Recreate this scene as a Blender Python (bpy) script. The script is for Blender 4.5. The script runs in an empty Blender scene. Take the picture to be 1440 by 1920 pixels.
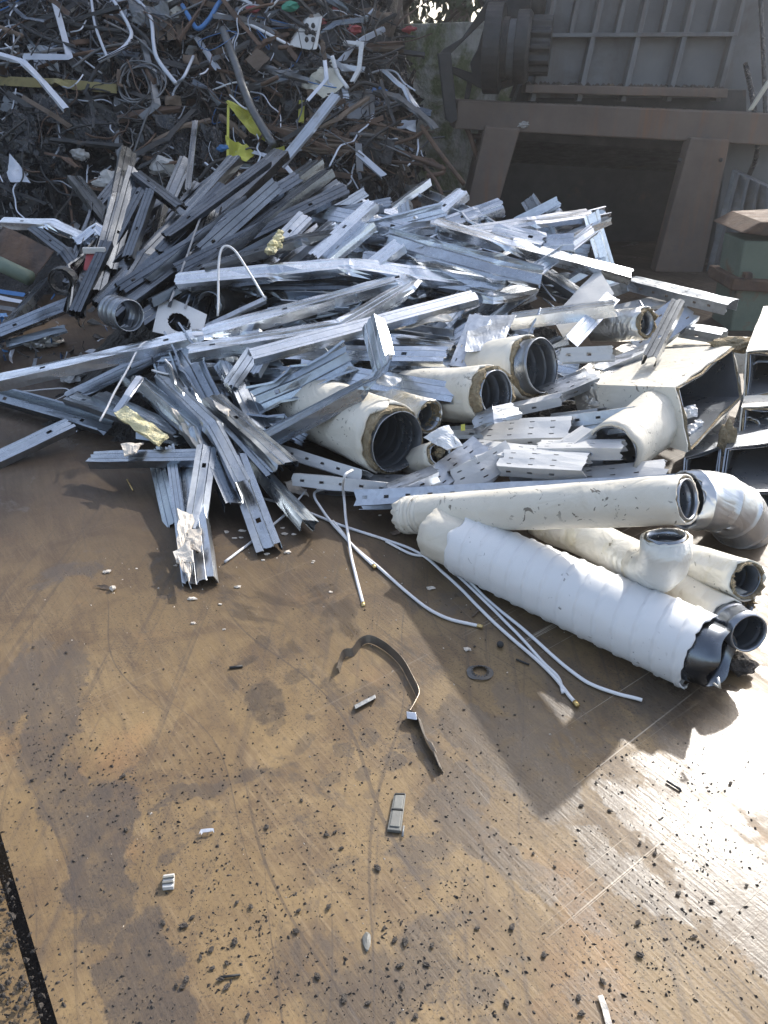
import bpy, bmesh, math, random
from mathutils import Vector, Matrix, noise, Quaternion

R = math.radians
rnd = random.Random(7)
scene = bpy.context.scene
COL = scene.collection
Z = Vector((0, 0, 1))

# ------------------------------------------------------------------ camera model
CAM_H, PITCH, FPX = 1.5, R(29.0), 1450.0
CP, SP = math.cos(PITCH), math.sin(PITCH)
EYE = Vector((0, 0, CAM_H))

def ray(px, py):
    """direction of the sight line through a photo point, scaled to one metre of depth"""
    x, y = (px - 720) / FPX, (py - 960) / FPX
    return Vector((x, CP - SP * y, -(SP + CP * y)))

def Q(px, py, d):
    return EYE + ray(px, py) * d

def G(px, py, z=0.0):
    r = ray(px, py)
    return EYE + r * ((CAM_H - z) / -r.z)

def PY(px, py, Y):
    r = ray(px, py)
    return EYE + r * (Y / r.y)

def slope_hit(px, py, y0, k, lift, top):
    r = ray(px, py)
    # CAM_H + t rz = k (t ry - y0) + lift
    den = k * r.y - r.z
    t = (CAM_H + k * y0 - lift) / den
    p = EYE + r * t
    if p.z < lift and r.z < 0:
        p = EYE + r * ((CAM_H - max(lift, 0.0)) / -r.z)
    if p.z > top + lift and r.z < -1e-4:
        t2 = (CAM_H - (top + lift)) / -r.z
        if t2 > t:
            p = EYE + r * min(t2, t * 1.15)
    return p

def S(px, py, lift=0.0):
    """a point on the slope of the stud heap"""
    return slope_hit(px, py, 3.0, 0.42, lift, 1.2)

def B(px, py, lift=0.0):
    """a point on the slope of the mixed scrap heap behind"""
    return slope_hit(px, py, 6.2, 0.9, lift, 9.0)

# ------------------------------------------------------------------ objects
def tag(o, label=None, cat=None, group=None, kind=None):
    if label: o['label'] = label
    if cat: o['category'] = cat
    if group: o['group'] = group
    if kind: o['kind'] = kind
    return o

def link(name, me, parent=None, loc=None):
    o = bpy.data.objects.new(name, me)
    COL.objects.link(o)
    if loc is not None: o.location = loc
    if parent is not None:
        o.parent = parent
        # children are built in world space: undo the parent's place
        o.matrix_parent_inverse = Matrix.Translation(parent.location).inverted()
    return o

def empty(name, loc, label, cat, group=None):
    o = bpy.data.objects.new(name, None)
    COL.objects.link(o)
    o.location = loc
    o.empty_display_size = 0.05
    return tag(o, label, cat, group)

def mesh(name, vs, fs, mat, parent=None, uvs=None, smooth=False, solid=0.0, offset=0.0):
    """one mesh object; its origin sits at the middle of its own points"""
    c = Vector((0, 0, 0))
    for v in vs: c += v
    c /= max(len(vs), 1)
    me = bpy.data.meshes.new(name)
    me.from_pydata([tuple(v - c) for v in vs], [], fs)
    if uvs:
        ul = me.uv_layers.new(name='UVMap')
        for poly in me.polygons:
            for li in poly.loop_indices:
                ul.data[li].uv = uvs[me.loops[li].vertex_index]
    if mat: me.materials.append(mat)
    if smooth:
        for p in me.polygons: p.use_smooth = True
    me.update()
    o = link(name, me, parent, c)
    if solid:
        m = o.modifiers.new('thickness', 'SOLIDIFY')
        m.thickness = solid; m.offset = offset
    return o

# ------------------------------------------------------------------ materials
def nt(mat):
    mat.use_nodes = True
    t = mat.node_tree
    t.nodes.clear()
    return t

class N:
    """tiny helper to wire nodes"""
    def __init__(s, tree): s.t = tree
    def __call__(s, kind, ins=None, **props):
        n = s.t.nodes.new(kind)
        for k, v in props.items(): setattr(n, k, v)
        for k, v in (ins or {}).items():
            sock = n.inputs[k]
            if isinstance(v, bpy.types.NodeSocket): s.t.links.new(v, sock)
            else: sock.default_value = v
        return n
    def noise(s, vec, scale, detail=4, rough=.55, dist=0.0):
        return s('ShaderNodeTexNoise', {'Vector': vec, 'Scale': scale, 'Detail': detail, 'Roughness': rough, 'Distortion': dist}).outputs['Fac']
    def rng(s, v, a, b, c=0.0, d=1.0):
        n = s('ShaderNodeMapRange', {'Value': v, 'From Min': a, 'From Max': b, 'To Min': c, 'To Max': d})
        return n.outputs[0]
    def math(s, op, a, b=0.0, clamp=False):
        n = s('ShaderNodeMath', {0: a, 1: b}, operation=op); n.use_clamp = clamp
        return n.outputs[0]
    def mix(s, f, a, b):
        n = s('ShaderNodeMix', data_type='RGBA')
        for i, v in ((0, f), (6, a), (7, b)):
            if isinstance(v, bpy.types.NodeSocket): s.t.links.new(v, n.inputs[i])
            else: n.inputs[i].default_value = v if i == 0 else (*v[:3], 1)
        return n.outputs[2]
    def mapping(s, vec, scale=(1, 1, 1), rot=(0, 0, 0), loc=(0, 0, 0)):
        return s('ShaderNodeMapping', {'Vector': vec, 'Scale': scale, 'Rotation': rot, 'Location': loc}).outputs[0]

MATS = {}
def material(name, a, b, rough=(.4, .6), metal=0.0, scale=6.0, stain=None, stain_at=(.58, .68), stain_scale=3.0,
             bump=.15, bump_scale=40.0, vary=.15, uv_streak=None, spec=.5, wrinkle=None, runs=None, bump_dist=.01, spangle=0, marks=None):
    m = bpy.data.materials.new(name)
    t = nt(m); n = N(t)
    tc = n('ShaderNodeTexCoord')
    info = n('ShaderNodeObjectInfo')
    off = n('ShaderNodeVectorMath', {0: info.outputs['Random'], 1: (37, 91, 13)}, operation='MULTIPLY').outputs[0]
    obj = n('ShaderNodeVectorMath', {0: tc.outputs['Object'], 1: off}, operation='ADD').outputs[0]
    col = n.mix(n.rng(n.noise(obj, scale, 6, .62), .3, .7), a, b)
    rr = n.rng(n.noise(obj, scale * 2.3, 5, .6), .3, .7, rough[0], rough[1])
    h = n.noise(obj, bump_scale, 4, .6)
    met = metal
    if uv_streak:
        uv = n.mapping(tc.outputs['UV'], (uv_streak[0], uv_streak[1], 1))
        uvr = n('ShaderNodeVectorMath', {0: uv, 1: off}, operation='ADD').outputs[0]
        st = n.noise(uvr, 1.0, 5, .65)
        col = n.mix(n.rng(st, .45, .75, 0, .24), col, tuple(x * .6 for x in a))
        rr = n.math('ADD', rr, n.rng(st, .3, .75, -.05, .12))
        h = n.math('ADD', n.math('MULTIPLY', h, .5), n.math('MULTIPLY', st, .6))
    if spangle:
        v = n('ShaderNodeTexVoronoi', {'Vector': obj, 'Scale': spangle})
        k = n.rng(n('ShaderNodeSeparateColor', {0: v.outputs['Color']}).outputs[0], 0, 1, .9, 1.05)
        kk = n('ShaderNodeCombineColor', {0: k, 1: k, 2: k}).outputs[0]
        mm = n('ShaderNodeMix', data_type='RGBA', blend_type='MULTIPLY')
        mm.inputs[0].default_value = 1
        t.links.new(col, mm.inputs[6]); t.links.new(kk, mm.inputs[7])
        col = mm.outputs[2]
    if stain:
        sf = n.rng(n.noise(obj, stain_scale, 7, .68, .4), stain_at[0], stain_at[1])
        col = n.mix(sf, col, stain)
        if metal > .5: met = n.math('SUBTRACT', metal, n.math('MULTIPLY', sf, .8), True)
        rr = n.math('ADD', rr, n.math('MULTIPLY', sf, .2))
    if runs:
        rv = n.mapping(tc.outputs['Object'], (runs[1], runs[1], runs[1] * .07))
        rf = n.rng(n.noise(rv, 1.0, 5, .65), .5, .68, 0, runs[2])
        rf = n.math('MULTIPLY', rf, n.rng(n.noise(tc.outputs['Object'], 1.3, 4), .4, .6))
        col = n.mix(rf, col, runs[0])
    if marks:
        mv = n.mapping(obj, (marks[1], marks[1] * .35, marks[1] * .8), (.4, .2, .5))
        mf = n.rng(n.noise(mv, 1.0, 3, .6, 1.5), marks[2], marks[2] + .02, 0, marks[3])
        mf = n.math('MULTIPLY', mf, n.rng(n.noise(obj, marks[1] * .12, 2), .48, .58))
        col = n.mix(mf, col, marks[0])
    if vary:
        k = n.rng(info.outputs['Random'], 0, 1, 1 - vary, 1 + vary * .6)
        hs = n('ShaderNodeHueSaturation', {'Color': col, 'Value': k})
        col = hs.outputs[0]
    nrm = n('ShaderNodeBump', {'Height': h, 'Strength': bump, 'Distance': bump_dist}).outputs[0]
    if wrinkle:
        w = n.noise(obj, wrinkle[0], 3, .5, 1.2)
        w = n.math('ABSOLUTE', n.math('SUBTRACT', w, .5))
        nrm = n('ShaderNodeBump', {'Height': w, 'Strength': wrinkle[1], 'Distance': wrinkle[2], 'Normal': nrm}).outputs[0]
    p = n('ShaderNodeBsdfPrincipled', {'Base Color': col, 'Roughness': rr, 'Metallic': met, 'Normal': nrm, 'Specular IOR Level': spec})
    o = n('ShaderNodeOutputMaterial', {'Surface': p.outputs[0]})
    MATS[name] = m
    return m

zinc = material('galvanised_steel', (.60, .64, .69), (.72, .75, .79), (.20, .32), 1.0, 3, stain=(.36, .37, .38), stain_at=(.72, .95), stain_scale=2,
                bump=.04, bump_scale=9, vary=.2, uv_streak=(.25, 26), spangle=60, bump_dist=.004)
zinc_mid = material('half_shaded_galvanised_steel', (.33, .37, .42), (.45, .49, .53), (.22, .34), 1.0, 3, stain=(.20, .20, .20), stain_at=(.70, .92), stain_scale=2,  # copy of zinc, colour darkened for the shaded hanging studs
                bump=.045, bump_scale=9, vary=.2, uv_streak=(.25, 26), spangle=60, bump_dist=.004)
zinc_shaded = material('shaded_galvanised_steel', (.115, .13, .148), (.20, .22, .245), (.22, .34), 1.0, 3, stain=(.20, .19, .18), stain_at=(.70, .92), stain_scale=2,  # darkest copy of zinc: the fan's shade is put into the colour
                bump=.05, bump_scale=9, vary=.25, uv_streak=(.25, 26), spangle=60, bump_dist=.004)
tray_zinc = material('perforated_tray_steel', (.42, .46, .51), (.56, .59, .63), (.36, .5), 1.0, 7, stain=(.4, .4, .4), stain_at=(.62, .8), bump=.12, vary=.15, spangle=60)
tray_white = material('white_painted_tray', (.52, .53, .54), (.63, .63, .62), (.35, .5), 0, 7, stain=(.42, .40, .36), stain_at=(.64, .78), bump=.1, vary=.08)
cream = material('cream_duct_jacket', (.64, .60, .51), (.72, .69, .61), (.42, .58), 0, 4, stain=(.40, .34, .25), stain_at=(.63, .75), stain_scale=6, bump=.25, bump_scale=18, vary=.06, wrinkle=(5, .5, .03), marks=((.10, .085, .06), 34, .635, .85))
white_wrap = material('white_duct_wrap', (.68, .69, .70), (.74, .75, .76), (.38, .5), 0, 4, stain=(.5, .5, .5), stain_at=(.7, .78), stain_scale=8, bump=.08, bump_scale=14, vary=.03, marks=((.14, .14, .14), 40, .66, .8))
foil = material('silver_foil_jacket', (.62, .61, .57), (.78, .77, .74), (.28, .42), .75, 5, stain=(.55, .49, .36), stain_at=(.55, .7), stain_scale=4, bump=.4, bump_scale=20, vary=.06, wrinkle=(9, .8, .03))
pale_foil = material('pale_foil_jacket', (.70, .68, .60), (.78, .77, .72), (.36, .48), .2, 5, stain=(.58, .53, .36), stain_at=(.55, .7), stain_scale=4, bump=.3, bump_scale=18, vary=.04, wrinkle=(7, .5, .03), marks=((.12, .10, .07), 36, .65, .8))
smooth_foil = material('smooth_silver_foil', (.58, .60, .62), (.68, .70, .72), (.26, .38), .8, 5, stain=(.5, .5, .5), stain_at=(.6, .75), bump=.2, bump_scale=16, vary=.04, wrinkle=(5, .45, .02))
wool = material('mineral_wool', (.25, .19, .11), (.44, .37, .25), (.9, 1), 0, 25, stain=(.2, .14, .08), stain_at=(.55, .7), stain_scale=14, bump=1, bump_scale=90, vary=.1, bump_dist=.02)
liner = material('duct_liner_steel', (.27, .295, .33), (.38, .41, .45), (.24, .36), .75, 5, bump=.15, vary=.1, stain=(.25, .25, .25), stain_at=(.64, .8))
plaster = material('plasterboard', (.58, .51, .43), (.70, .65, .57), (.85, .95), 0, 9, stain=(.5, .42, .33), stain_at=(.6, .75), bump=.5, bump_scale=60)
foam = material('yellow_foam', (.66, .58, .30), (.78, .73, .50), (.85, .95), 0, 12, stain=(.4, .33, .2), stain_at=(.6, .75), bump=1, bump_scale=60, bump_dist=.02)
rust = material('rusty_steel', (.075, .048, .034), (.15, .09, .058), (.6, .85), .2, 6, stain=(.07, .055, .05), stain_at=(.5, .65), bump=.4, vary=.2)
brown_steel = material('rust_brown_press_steel', (.095, .072, .058), (.155, .118, .095), (.55, .8), .1, 2.2, runs=((.20, .095, .045), 9, .7), stain=(.10, .09, .085), stain_at=(.52, .66), stain_scale=1.6, bump=.3, bump_scale=14, vary=.05)
grey_steel = material('dusty_grey_press_steel', (.115, .125, .135), (.17, .18, .19), (.5, .75), .15, 1.6, runs=((.10, .075, .06), 8, .75), stain=(.09, .09, .09), stain_at=(.52, .72), stain_scale=1.2, bump=.2, bump_scale=12, vary=.05)
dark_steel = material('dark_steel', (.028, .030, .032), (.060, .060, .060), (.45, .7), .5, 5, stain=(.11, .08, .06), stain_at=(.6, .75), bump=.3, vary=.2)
grey_metal = material('weathered_grey_metal', (.11, .118, .125), (.23, .24, .25), (.4, .6), .7, 5, stain=(.12, .10, .08), stain_at=(.52, .7), bump=.3, vary=.3)
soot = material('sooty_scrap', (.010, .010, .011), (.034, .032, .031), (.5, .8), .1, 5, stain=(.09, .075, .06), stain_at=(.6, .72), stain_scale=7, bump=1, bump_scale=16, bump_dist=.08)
black_film = material('black_plastic_film', (.012, .013, .015), (.03, .032, .036), (.18, .35), 0, 4, bump=.8, bump_scale=12, vary=.3, wrinkle=(8, 1, .05))
pale_strip = material('pale_bent_strip', (.46, .50, .57), (.58, .61, .67), (.35, .5), .3, 5, stain=(.3, .28, .26), stain_at=(.6, .75), bump=.2, vary=.15)
white_rod = material('white_plastic_rod', (.66, .67, .69), (.76, .76, .76), (.35, .5), 0, 8, stain=(.45, .42, .38), stain_at=(.64, .76), bump=.1, vary=.06)
brass = material('brass_ferrule', (.55, .40, .16), (.65, .5, .25), (.35, .5), 1.0, 20, bump=.1)
yellow = material('yellow_sheet_paint', (.42, .41, .05), (.54, .52, .09), (.4, .6), 0, 5, stain=(.30, .27, .10), stain_at=(.6, .72), bump=.3, vary=.12)
ochre = material('dirty_yellow_timber', (.25, .21, .09), (.34, .29, .13), (.6, .8), 0, 4, stain=(.08, .07, .05), stain_at=(.5, .65), bump=.4, vary=.1)
creamsheet = material('cream_sheet_paint', (.45, .43, .35), (.56, .54, .46), (.4, .6), 0, 4, stain=(.25, .2, .14), stain_at=(.6, .75), bump=.2, vary=.15)
appliance = material('white_appliance_enamel', (.48, .48, .46), (.58, .58, .56), (.3, .5), 0, 5, stain=(.25, .2, .16), stain_at=(.6, .72), bump=.2)
board = material('brown_board', (.085, .062, .045), (.17, .125, .09), (.7, .9), 0, 6, stain=(.12, .09, .06), stain_at=(.55, .7), bump=.4, vary=.25)
blue = material('blue_plastic', (.035, .13, .34), (.06, .20, .45), (.35, .5), 0, 5, stain=(.08, .09, .12), stain_at=(.6, .75), bump=.2, vary=.15)
red = material('red_plastic', (.25, .035, .04), (.34, .06, .06), (.35, .5), 0, 5, stain=(.15, .05, .05), stain_at=(.6, .75), bump=.2, vary=.15)
green_plastic = material('green_plastic', (.03, .22, .14), (.05, .3, .2), (.35, .5), 0, 5, bump=.2)
greenpaint = material('chipped_green_paint', (.10, .135, .105), (.14, .18, .14), (.5, .7), 0, 4, stain=(.17, .12, .08), stain_at=(.56, .66), stain_scale=4, bump=.4, bump_scale=20, vary=.03)
concrete = material('mossy_concrete', (.36, .345, .30), (.56, .54, .49), (.8, .95), 0, 3, runs=((.13, .125, .10), 7, .8), stain=(.14, .165, .07), stain_at=(.47, .58), stain_scale=1.6, bump=1, bump_scale=9, vary=.02, bump_dist=.06)
paper = material('crumpled_grey_paper', (.34, .34, .34), (.48, .47, .45), (.7, .9), 0, 10, stain=(.16, .15, .14), stain_at=(.55, .7), bump=.6, bump_scale=30)
clodm = material('dark_dirt', (.026, .022, .019), (.060, .049, .040), (.6, .9), 0, 40, bump=.8, bump_scale=120, vary=.3)
plasticgrey = material('grey_plastic', (.13, .135, .125), (.19, .19, .175), (.4, .6), 0, 20, stain=(.12, .1, .08), stain_at=(.6, .75), bump=.1)
bark = material('tree_bark', (.05, .042, .033), (.09, .075, .06), (.8, .95), 0, 6, bump=.6, bump_scale=20)
leafm = material('tree_leaf', (.030, .050, .020), (.055, .085, .032), (.5, .7), 0, .8, bump=.1, vary=.2)
strap_m = material('oiled_strap_steel', (.10, .09, .08), (.20, .17, .14), (.3, .5), .7, 9, stain=(.16, .10, .06), stain_at=(.55, .7), bump=.2)

# ------------------------------------------------------------------ shape makers
def nz(p, s=1.0, o=0.0):
    return noise.noise(Vector((p[0] * s + o, p[1] * s + o * .7, p[2] * s - o)))

def round_path(pts, r=.03):
    out = [pts[0]]
    kinks = []
    for i in range(1, len(pts) - 1):
        a, b, c = pts[i - 1], pts[i], pts[i + 1]
        ra = min(r, (b - a).length * .4); rc = min(r, (c - b).length * .4)
        out.append(b + (a - b).normalized() * ra)
        kinks.append(len(out)); out.append(b)
        out.append(b + (c - b).normalized() * rc)
    out.append(pts[-1])
    return out, kinks

def lengths(pts):
    L = [0.0]
    for a, b in zip(pts, pts[1:]): L.append(L[-1] + (b - a).length)
    return L

def at_len(pts, L, s):
    for i in range(len(pts) - 1):
        if s <= L[i + 1] or i == len(pts) - 2:
            d = L[i + 1] - L[i]
            return pts[i].lerp(pts[i + 1], max(0, min(1, (s - L[i]) / d if d else 0)))

def frames(P, up):
    """tangent, side and up carried along a path without twisting"""
    n = len(P)
    T = []
    for i in range(n):
        t = P[min(i + 1, n - 1)] - P[max(i - 1, 0)]
        T.append(t.normalized() if t.length > 1e-9 else Vector((1, 0, 0)))
    u = (up - T[0] * up.dot(T[0]))
    if u.length < 1e-6: u = T[0].orthogonal()
    u.normalize()
    out = []
    for i in range(n):
        if i: u = T[i - 1].rotation_difference(T[i]) @ u
        u = (u - T[i] * u.dot(T[i])).normalized()
        out.append((T[i], T[i].cross(u), u))
    return out

def section(name, pts, prof, hole_cols=(), period=.6, hole=.03, first=.12, roll=0.0, mat=None, parent=None, thick=.0018,
            dent=.005, splay=.16, twist=.26, seed=0, up=None, ragged=.01, flat_end=0.0, crush=.6):
    """an open sheet-metal profile swept along a path of points: kinks crumple it, the ends are torn, slots are cut right through"""
    rs = random.Random(seed)
    P0, kinks = round_path(pts)
    L = lengths(P0)
    total = L[-1]
    ss = {0.0, total}
    for l in L: ss.add(l)
    k = max(2, int(total / .09))
    for i in range(k): ss.add(total * i / k)
    cuts = []
    if hole_cols:
        s = first
        while s + hole < total - .03:
            cuts.append((s, s + hole)); ss.add(s); ss.add(s + hole); s += period
    ss = sorted(ss)
    clean = [ss[0]]
    hard = {c for ab in cuts for c in ab}
    for s in ss[1:]:
        if s - clean[-1] < .004:
            if s in hard: clean[-1] = s
            continue
        clean.append(s)
    ss = clean
    P = [at_len(P0, L, s) for s in ss]
    mid = P[len(P) // 2]
    if up is None:
        view = (EYE - mid).normalized()
        up = (view * .55 + Z * .6).normalized()
    fr = frames(P, up)
    kl = [L[i] for i in kinks]
    vs, uvs = [], []
    m = len(prof)
    o = rs.uniform(0, 50)
    end_jag = [[rs.uniform(-ragged, ragged) for _ in range(m)] for _ in range(2)]
    pl = [0.0]
    for a, b in zip(prof, prof[1:]): pl.append(pl[-1] + math.hypot(a[0] - b[0], a[1] - b[1]))
    w2 = max(abs(a) for a, b in prof)
    fl = max(1e-4, max(-b for a, b in prof))
    for i, s in enumerate(ss):
        t, sd, u = fr[i]
        tw = R(roll) + twist * noise.noise((s * 1.1 + o, 3, o))
        c, sn = math.cos(tw), math.sin(tw)
        A, U = sd * c + u * sn, u * c - sd * sn
        kd = min([abs(s - q) for q in kl], default=9)
        kk = max(0.0, 1 - kd / .07)
        endk = max(0.0, 1 - min(s, total - s) / .12) * flat_end
        sp = splay * noise.noise((s * 2.2 + o, o, 1)) + .5 * kk + endk
        sp2 = splay * noise.noise((s * 2.2 - o, 7, o)) + .35 * kk + endk * .7
        hb = 1 - crush * kk
        for j, (a, b) in enumerate(prof):
            side = 1 if a > 0 else -1
            q = sp if side > 0 else sp2
            d = -b / fl
            aa = a + side * q * (-b)
            bb = b * (hb if d > .2 else 1) * (1 - .2 * abs(q))
            p = P[i] + A * aa + U * bb
            dn = dent * (1 + 3 * kk)
            p += U * (noise.noise((s * 7 + o, a * 18, b * 14)) * dn) + A * (noise.noise((s * 6, o + d * 2, side * 3)) * dn * d)
            if i == 0: p += t * end_jag[0][j]
            if i == len(ss) - 1: p += t * end_jag[1][j]
            vs.append(p); uvs.append((s, pl[j]))
    fs = []
    for i in range(len(ss) - 1):
        inside = any(a - .002 <= ss[i] and ss[i + 1] <= b + .002 for a, b in cuts)
        for j in range(m - 1):
            if inside and j in hole_cols: continue
            a = i * m + j
            fs.append((a, a + 1, a + m + 1, a + m))
    return mesh(name, vs, fs, mat, parent, uvs, solid=thick)

def prof_stud(w=.075, f=.042, lip=.009):
    h = w / 2
    g = .0035
    return [(-h + lip, -f), (-h, -f), (-h, -f * .5), (-h, 0), (-w * .24, 0), (-w * .21, -g), (-w * .18, 0), (-w * .10, 0), (w * .10, 0), (w * .18, 0),
            (w * .21, -g), (w * .24, 0), (h, 0), (h, -f * .5), (h, -f), (h - lip, -f)]
STUD_HOLES = (7,)

def prof_track(w=.078, f=.034):
    h = w / 2
    g = .003
    return [(-h, -f), (-h, -f * .5), (-h, 0), (-w * .3, 0), (-w * .27, -g), (-w * .24, 0), (w * .24, 0), (w * .27, -g), (w * .3, 0), (h, 0), (h, -f * .5), (h, -f)]

def prof_tray(w=.2, f=.05):
    h = w / 2
    return [(-h + .008, -f), (-h, -f), (-h, -f * .62), (-h, -f * .4), (-h, 0), (-h * .64, 0), (-h * .54, 0), (-h * .05, 0), (h * .05, 0), (h * .54, 0), (h * .64, 0),
            (h, 0), (h, -f * .4), (h, -f * .62), (h, -f), (h - .008, -f)]
TRAY_HOLES = (2, 5, 7, 9, 12)

def prof_angle(a=.05, b=.05):
    return [(-a / 2, 0), (0, 0), (a / 2, 0), (a / 2, -b * .5), (a / 2, -b)]

def prof_strip(w=.04):
    return [(-w / 2, 0), (-w * .2, 0), (w * .2, 0), (w / 2, 0)]

def smooth_path(pts, n=8):
    """Catmull-Rom through the points"""
    if len(pts) < 3: return [pts[0].lerp(pts[-1], i / n) for i in range(n + 1)]
    E = [pts[0] * 2 - pts[1]] + list(pts) + [pts[-1] * 2 - pts[-2]]
    out = []
    for i in range(1, len(E) - 2):
        a, b, c, d = E[i - 1], E[i], E[i + 1], E[i + 2]
        for k in range(n):
            t = k / n
            out.append(.5 * ((2 * b) + (c - a) * t + (2 * a - 5 * b + 4 * c - d) * t * t + (3 * b - 3 * c + d - a) * t ** 3))
    out.append(pts[-1])
    return out

def tube(name, P, rad, mat, parent=None, nseg=10, up=None, cap=True, smooth=True):
    """solid rod along a path; rad is a number or a function of the fraction along it"""
    fr = frames(P, up or Vector((.2, .3, 1)))
    L = lengths(P)
    vs, fs, uvs = [], [], []
    for i, p in enumerate(P):
        r = rad(L[i] / L[-1]) if callable(rad) else rad
        t, a, b = fr[i]
        for k in range(nseg):
            th = 2 * math.pi * k / nseg
            vs.append(p + a * (r * math.cos(th)) + b * (r * math.sin(th))); uvs.append((L[i], k / nseg))
    for i in range(len(P) - 1):
        for k in range(nseg):
            k2 = (k + 1) % nseg
            fs.append((i * nseg + k, i * nseg + k2, (i + 1) * nseg + k2, (i + 1) * nseg + k))
    if cap:
        fs.append(tuple(range(nseg - 1, -1, -1)))
        fs.append(tuple((len(P) - 1) * nseg + k for k in range(nseg)))
    return mesh(name, vs, fs, mat, parent, uvs, smooth)

def shell(name, P, rout, thick, mat, parent=None, nseg=40, smooth=True, jag0=0.0, jag1=0.0, seed=0, dent=0.0, rib=None, close0=False):
    """hollow tube with a wall; ragged ends; rib = (spacing, height) for raised seams"""
    o = seed * 7.3
    L0 = lengths(P)
    tot = L0[-1]
    ss = set()
    k = max(3, int(tot / .035))
    for i in range(k + 1): ss.add(tot * i / k)
    if rib:
        s = rib[0] * .4
        while s < tot:
            for d in (-.006, -.0025, .0025, .006):
                if 0 < s + d < tot: ss.add(s + d)
            s += rib[0]
    ss = sorted(ss)
    C = [at_len(P, L0, s) for s in ss]
    fr = frames(C, Vector((.1, .2, 1)))
    n = len(ss)
    vs, uvs = [], []
    def bump(s):
        if not rib: return 0.0
        d = (s - rib[0] * .4) % rib[0]
        d = min(d, rib[0] - d)
        return rib[1] if d < .004 else 0.0
    def ring(i, inner):
        t, a, b = fr[i]
        s = ss[i]
        for k in range(nseg):
            th = 2 * math.pi * k / nseg
            r = (rout(s / tot) if callable(rout) else rout)
            d = dent * (nz((math.cos(th) * 1.3, math.sin(th) * 1.3, s * 4), 1.6, o) + .5 * nz((math.cos(th) * 3, math.sin(th) * 3, s * 9), 1.4, o + 4))
            r += d + bump(s)
            if inner: r -= thick
            j = 0.0
            if i == 0 and jag0: j = -jag0 * (.5 + nz((math.cos(th) * 3, math.sin(th) * 3, 0), 1.2, o + 9) + .4 * nz((math.cos(th) * 9, math.sin(th) * 9, 0), 1.1, o))
            if i == n - 1 and jag1: j = jag1 * (.5 + nz((math.cos(th) * 3, math.sin(th) * 3, 5), 1.2, o + 2) + .4 * nz((math.cos(th) * 9, math.sin(th) * 9, 0), 1.1, o + 3))
            vs.append(C[i] + a * (r * math.cos(th)) + b * (r * math.sin(th)) + t * j)
            uvs.append((s, th))
    for i in range(n): ring(i, False)
    for i in range(n): ring(i, True)
    fs = []
    def q(i, k, inn): return (n * nseg if inn else 0) + i * nseg + k % nseg
    for i in range(n - 1):
        for k in range(nseg):
            fs.append((q(i, k, 0), q(i, k + 1, 0), q(i + 1, k + 1, 0), q(i + 1, k, 0)))
            fs.append((q(i, k, 1), q(i + 1, k, 1), q(i + 1, k + 1, 1), q(i, k + 1, 1)))
    for k in range(nseg):
        fs.append((q(0, k, 0), q(0, k, 1), q(0, k + 1, 1), q(0, k + 1, 0)))
        fs.append((q(n - 1, k, 0), q(n - 1, k + 1, 0), q(n - 1, k + 1, 1), q(n - 1, k, 1)))
    if close0: fs.append(tuple(q(0, k, 1) for k in range(nseg)))
    return mesh(name, vs, fs, mat, parent, uvs, smooth)

def bevel(o, w=.006, seg=2):
    m = o.modifiers.new('edges', 'BEVEL'); m.width = w; m.segments = seg; m.limit_method = 'ANGLE'
    return o

def hexa(name, front, back, mat, parent=None, bev=.006):
    """a block from two four-cornered faces"""
    vs = list(front) + list(back)
    fs = [(0, 1, 2, 3), (7, 6, 5, 4), (0, 4, 5, 1), (1, 5, 6, 2), (2, 6, 7, 3), (3, 7, 4, 0)]
    o = mesh(name, vs, fs, mat, parent)
    me = o.data
    bm = bmesh.new(); bm.from_mesh(me); bmesh.ops.recalc_face_normals(bm, faces=bm.faces); bm.to_mesh(me); bm.free()
    if bev: bevel(o, bev)
    return o

def slab(name, quad, Y, thick, mat, parent=None, bev=.008):
    """a block whose front face stands at distance Y and which runs thick metres back"""
    f = [PY(x, y, Y[i] if isinstance(Y, (list, tuple)) else Y) for i, (x, y) in enumerate(quad)]
    return hexa(name, f, [p + Vector((0, thick, 0)) for p in f], mat, parent, bev)

def poly_slab(name, pts, Y, thick, mat, parent=None, bev=.006):
    f = [PY(x, y, Y) for x, y in pts]
    n = len(f)
    vs = f + [p + Vector((0, thick, 0)) for p in f]
    fs = [tuple(range(n)), tuple(range(2 * n - 1, n - 1, -1))] + [(i, n + i, n + (i + 1) % n, (i + 1) % n) for i in range(n)]
    o = mesh(name, vs, fs, mat, parent)
    bm = bmesh.new(); bm.from_mesh(o.data); bmesh.ops.recalc_face_normals(bm, faces=bm.faces); bm.to_mesh(o.data); bm.free()
    if bev: bevel(o, bev)
    return o

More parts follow.
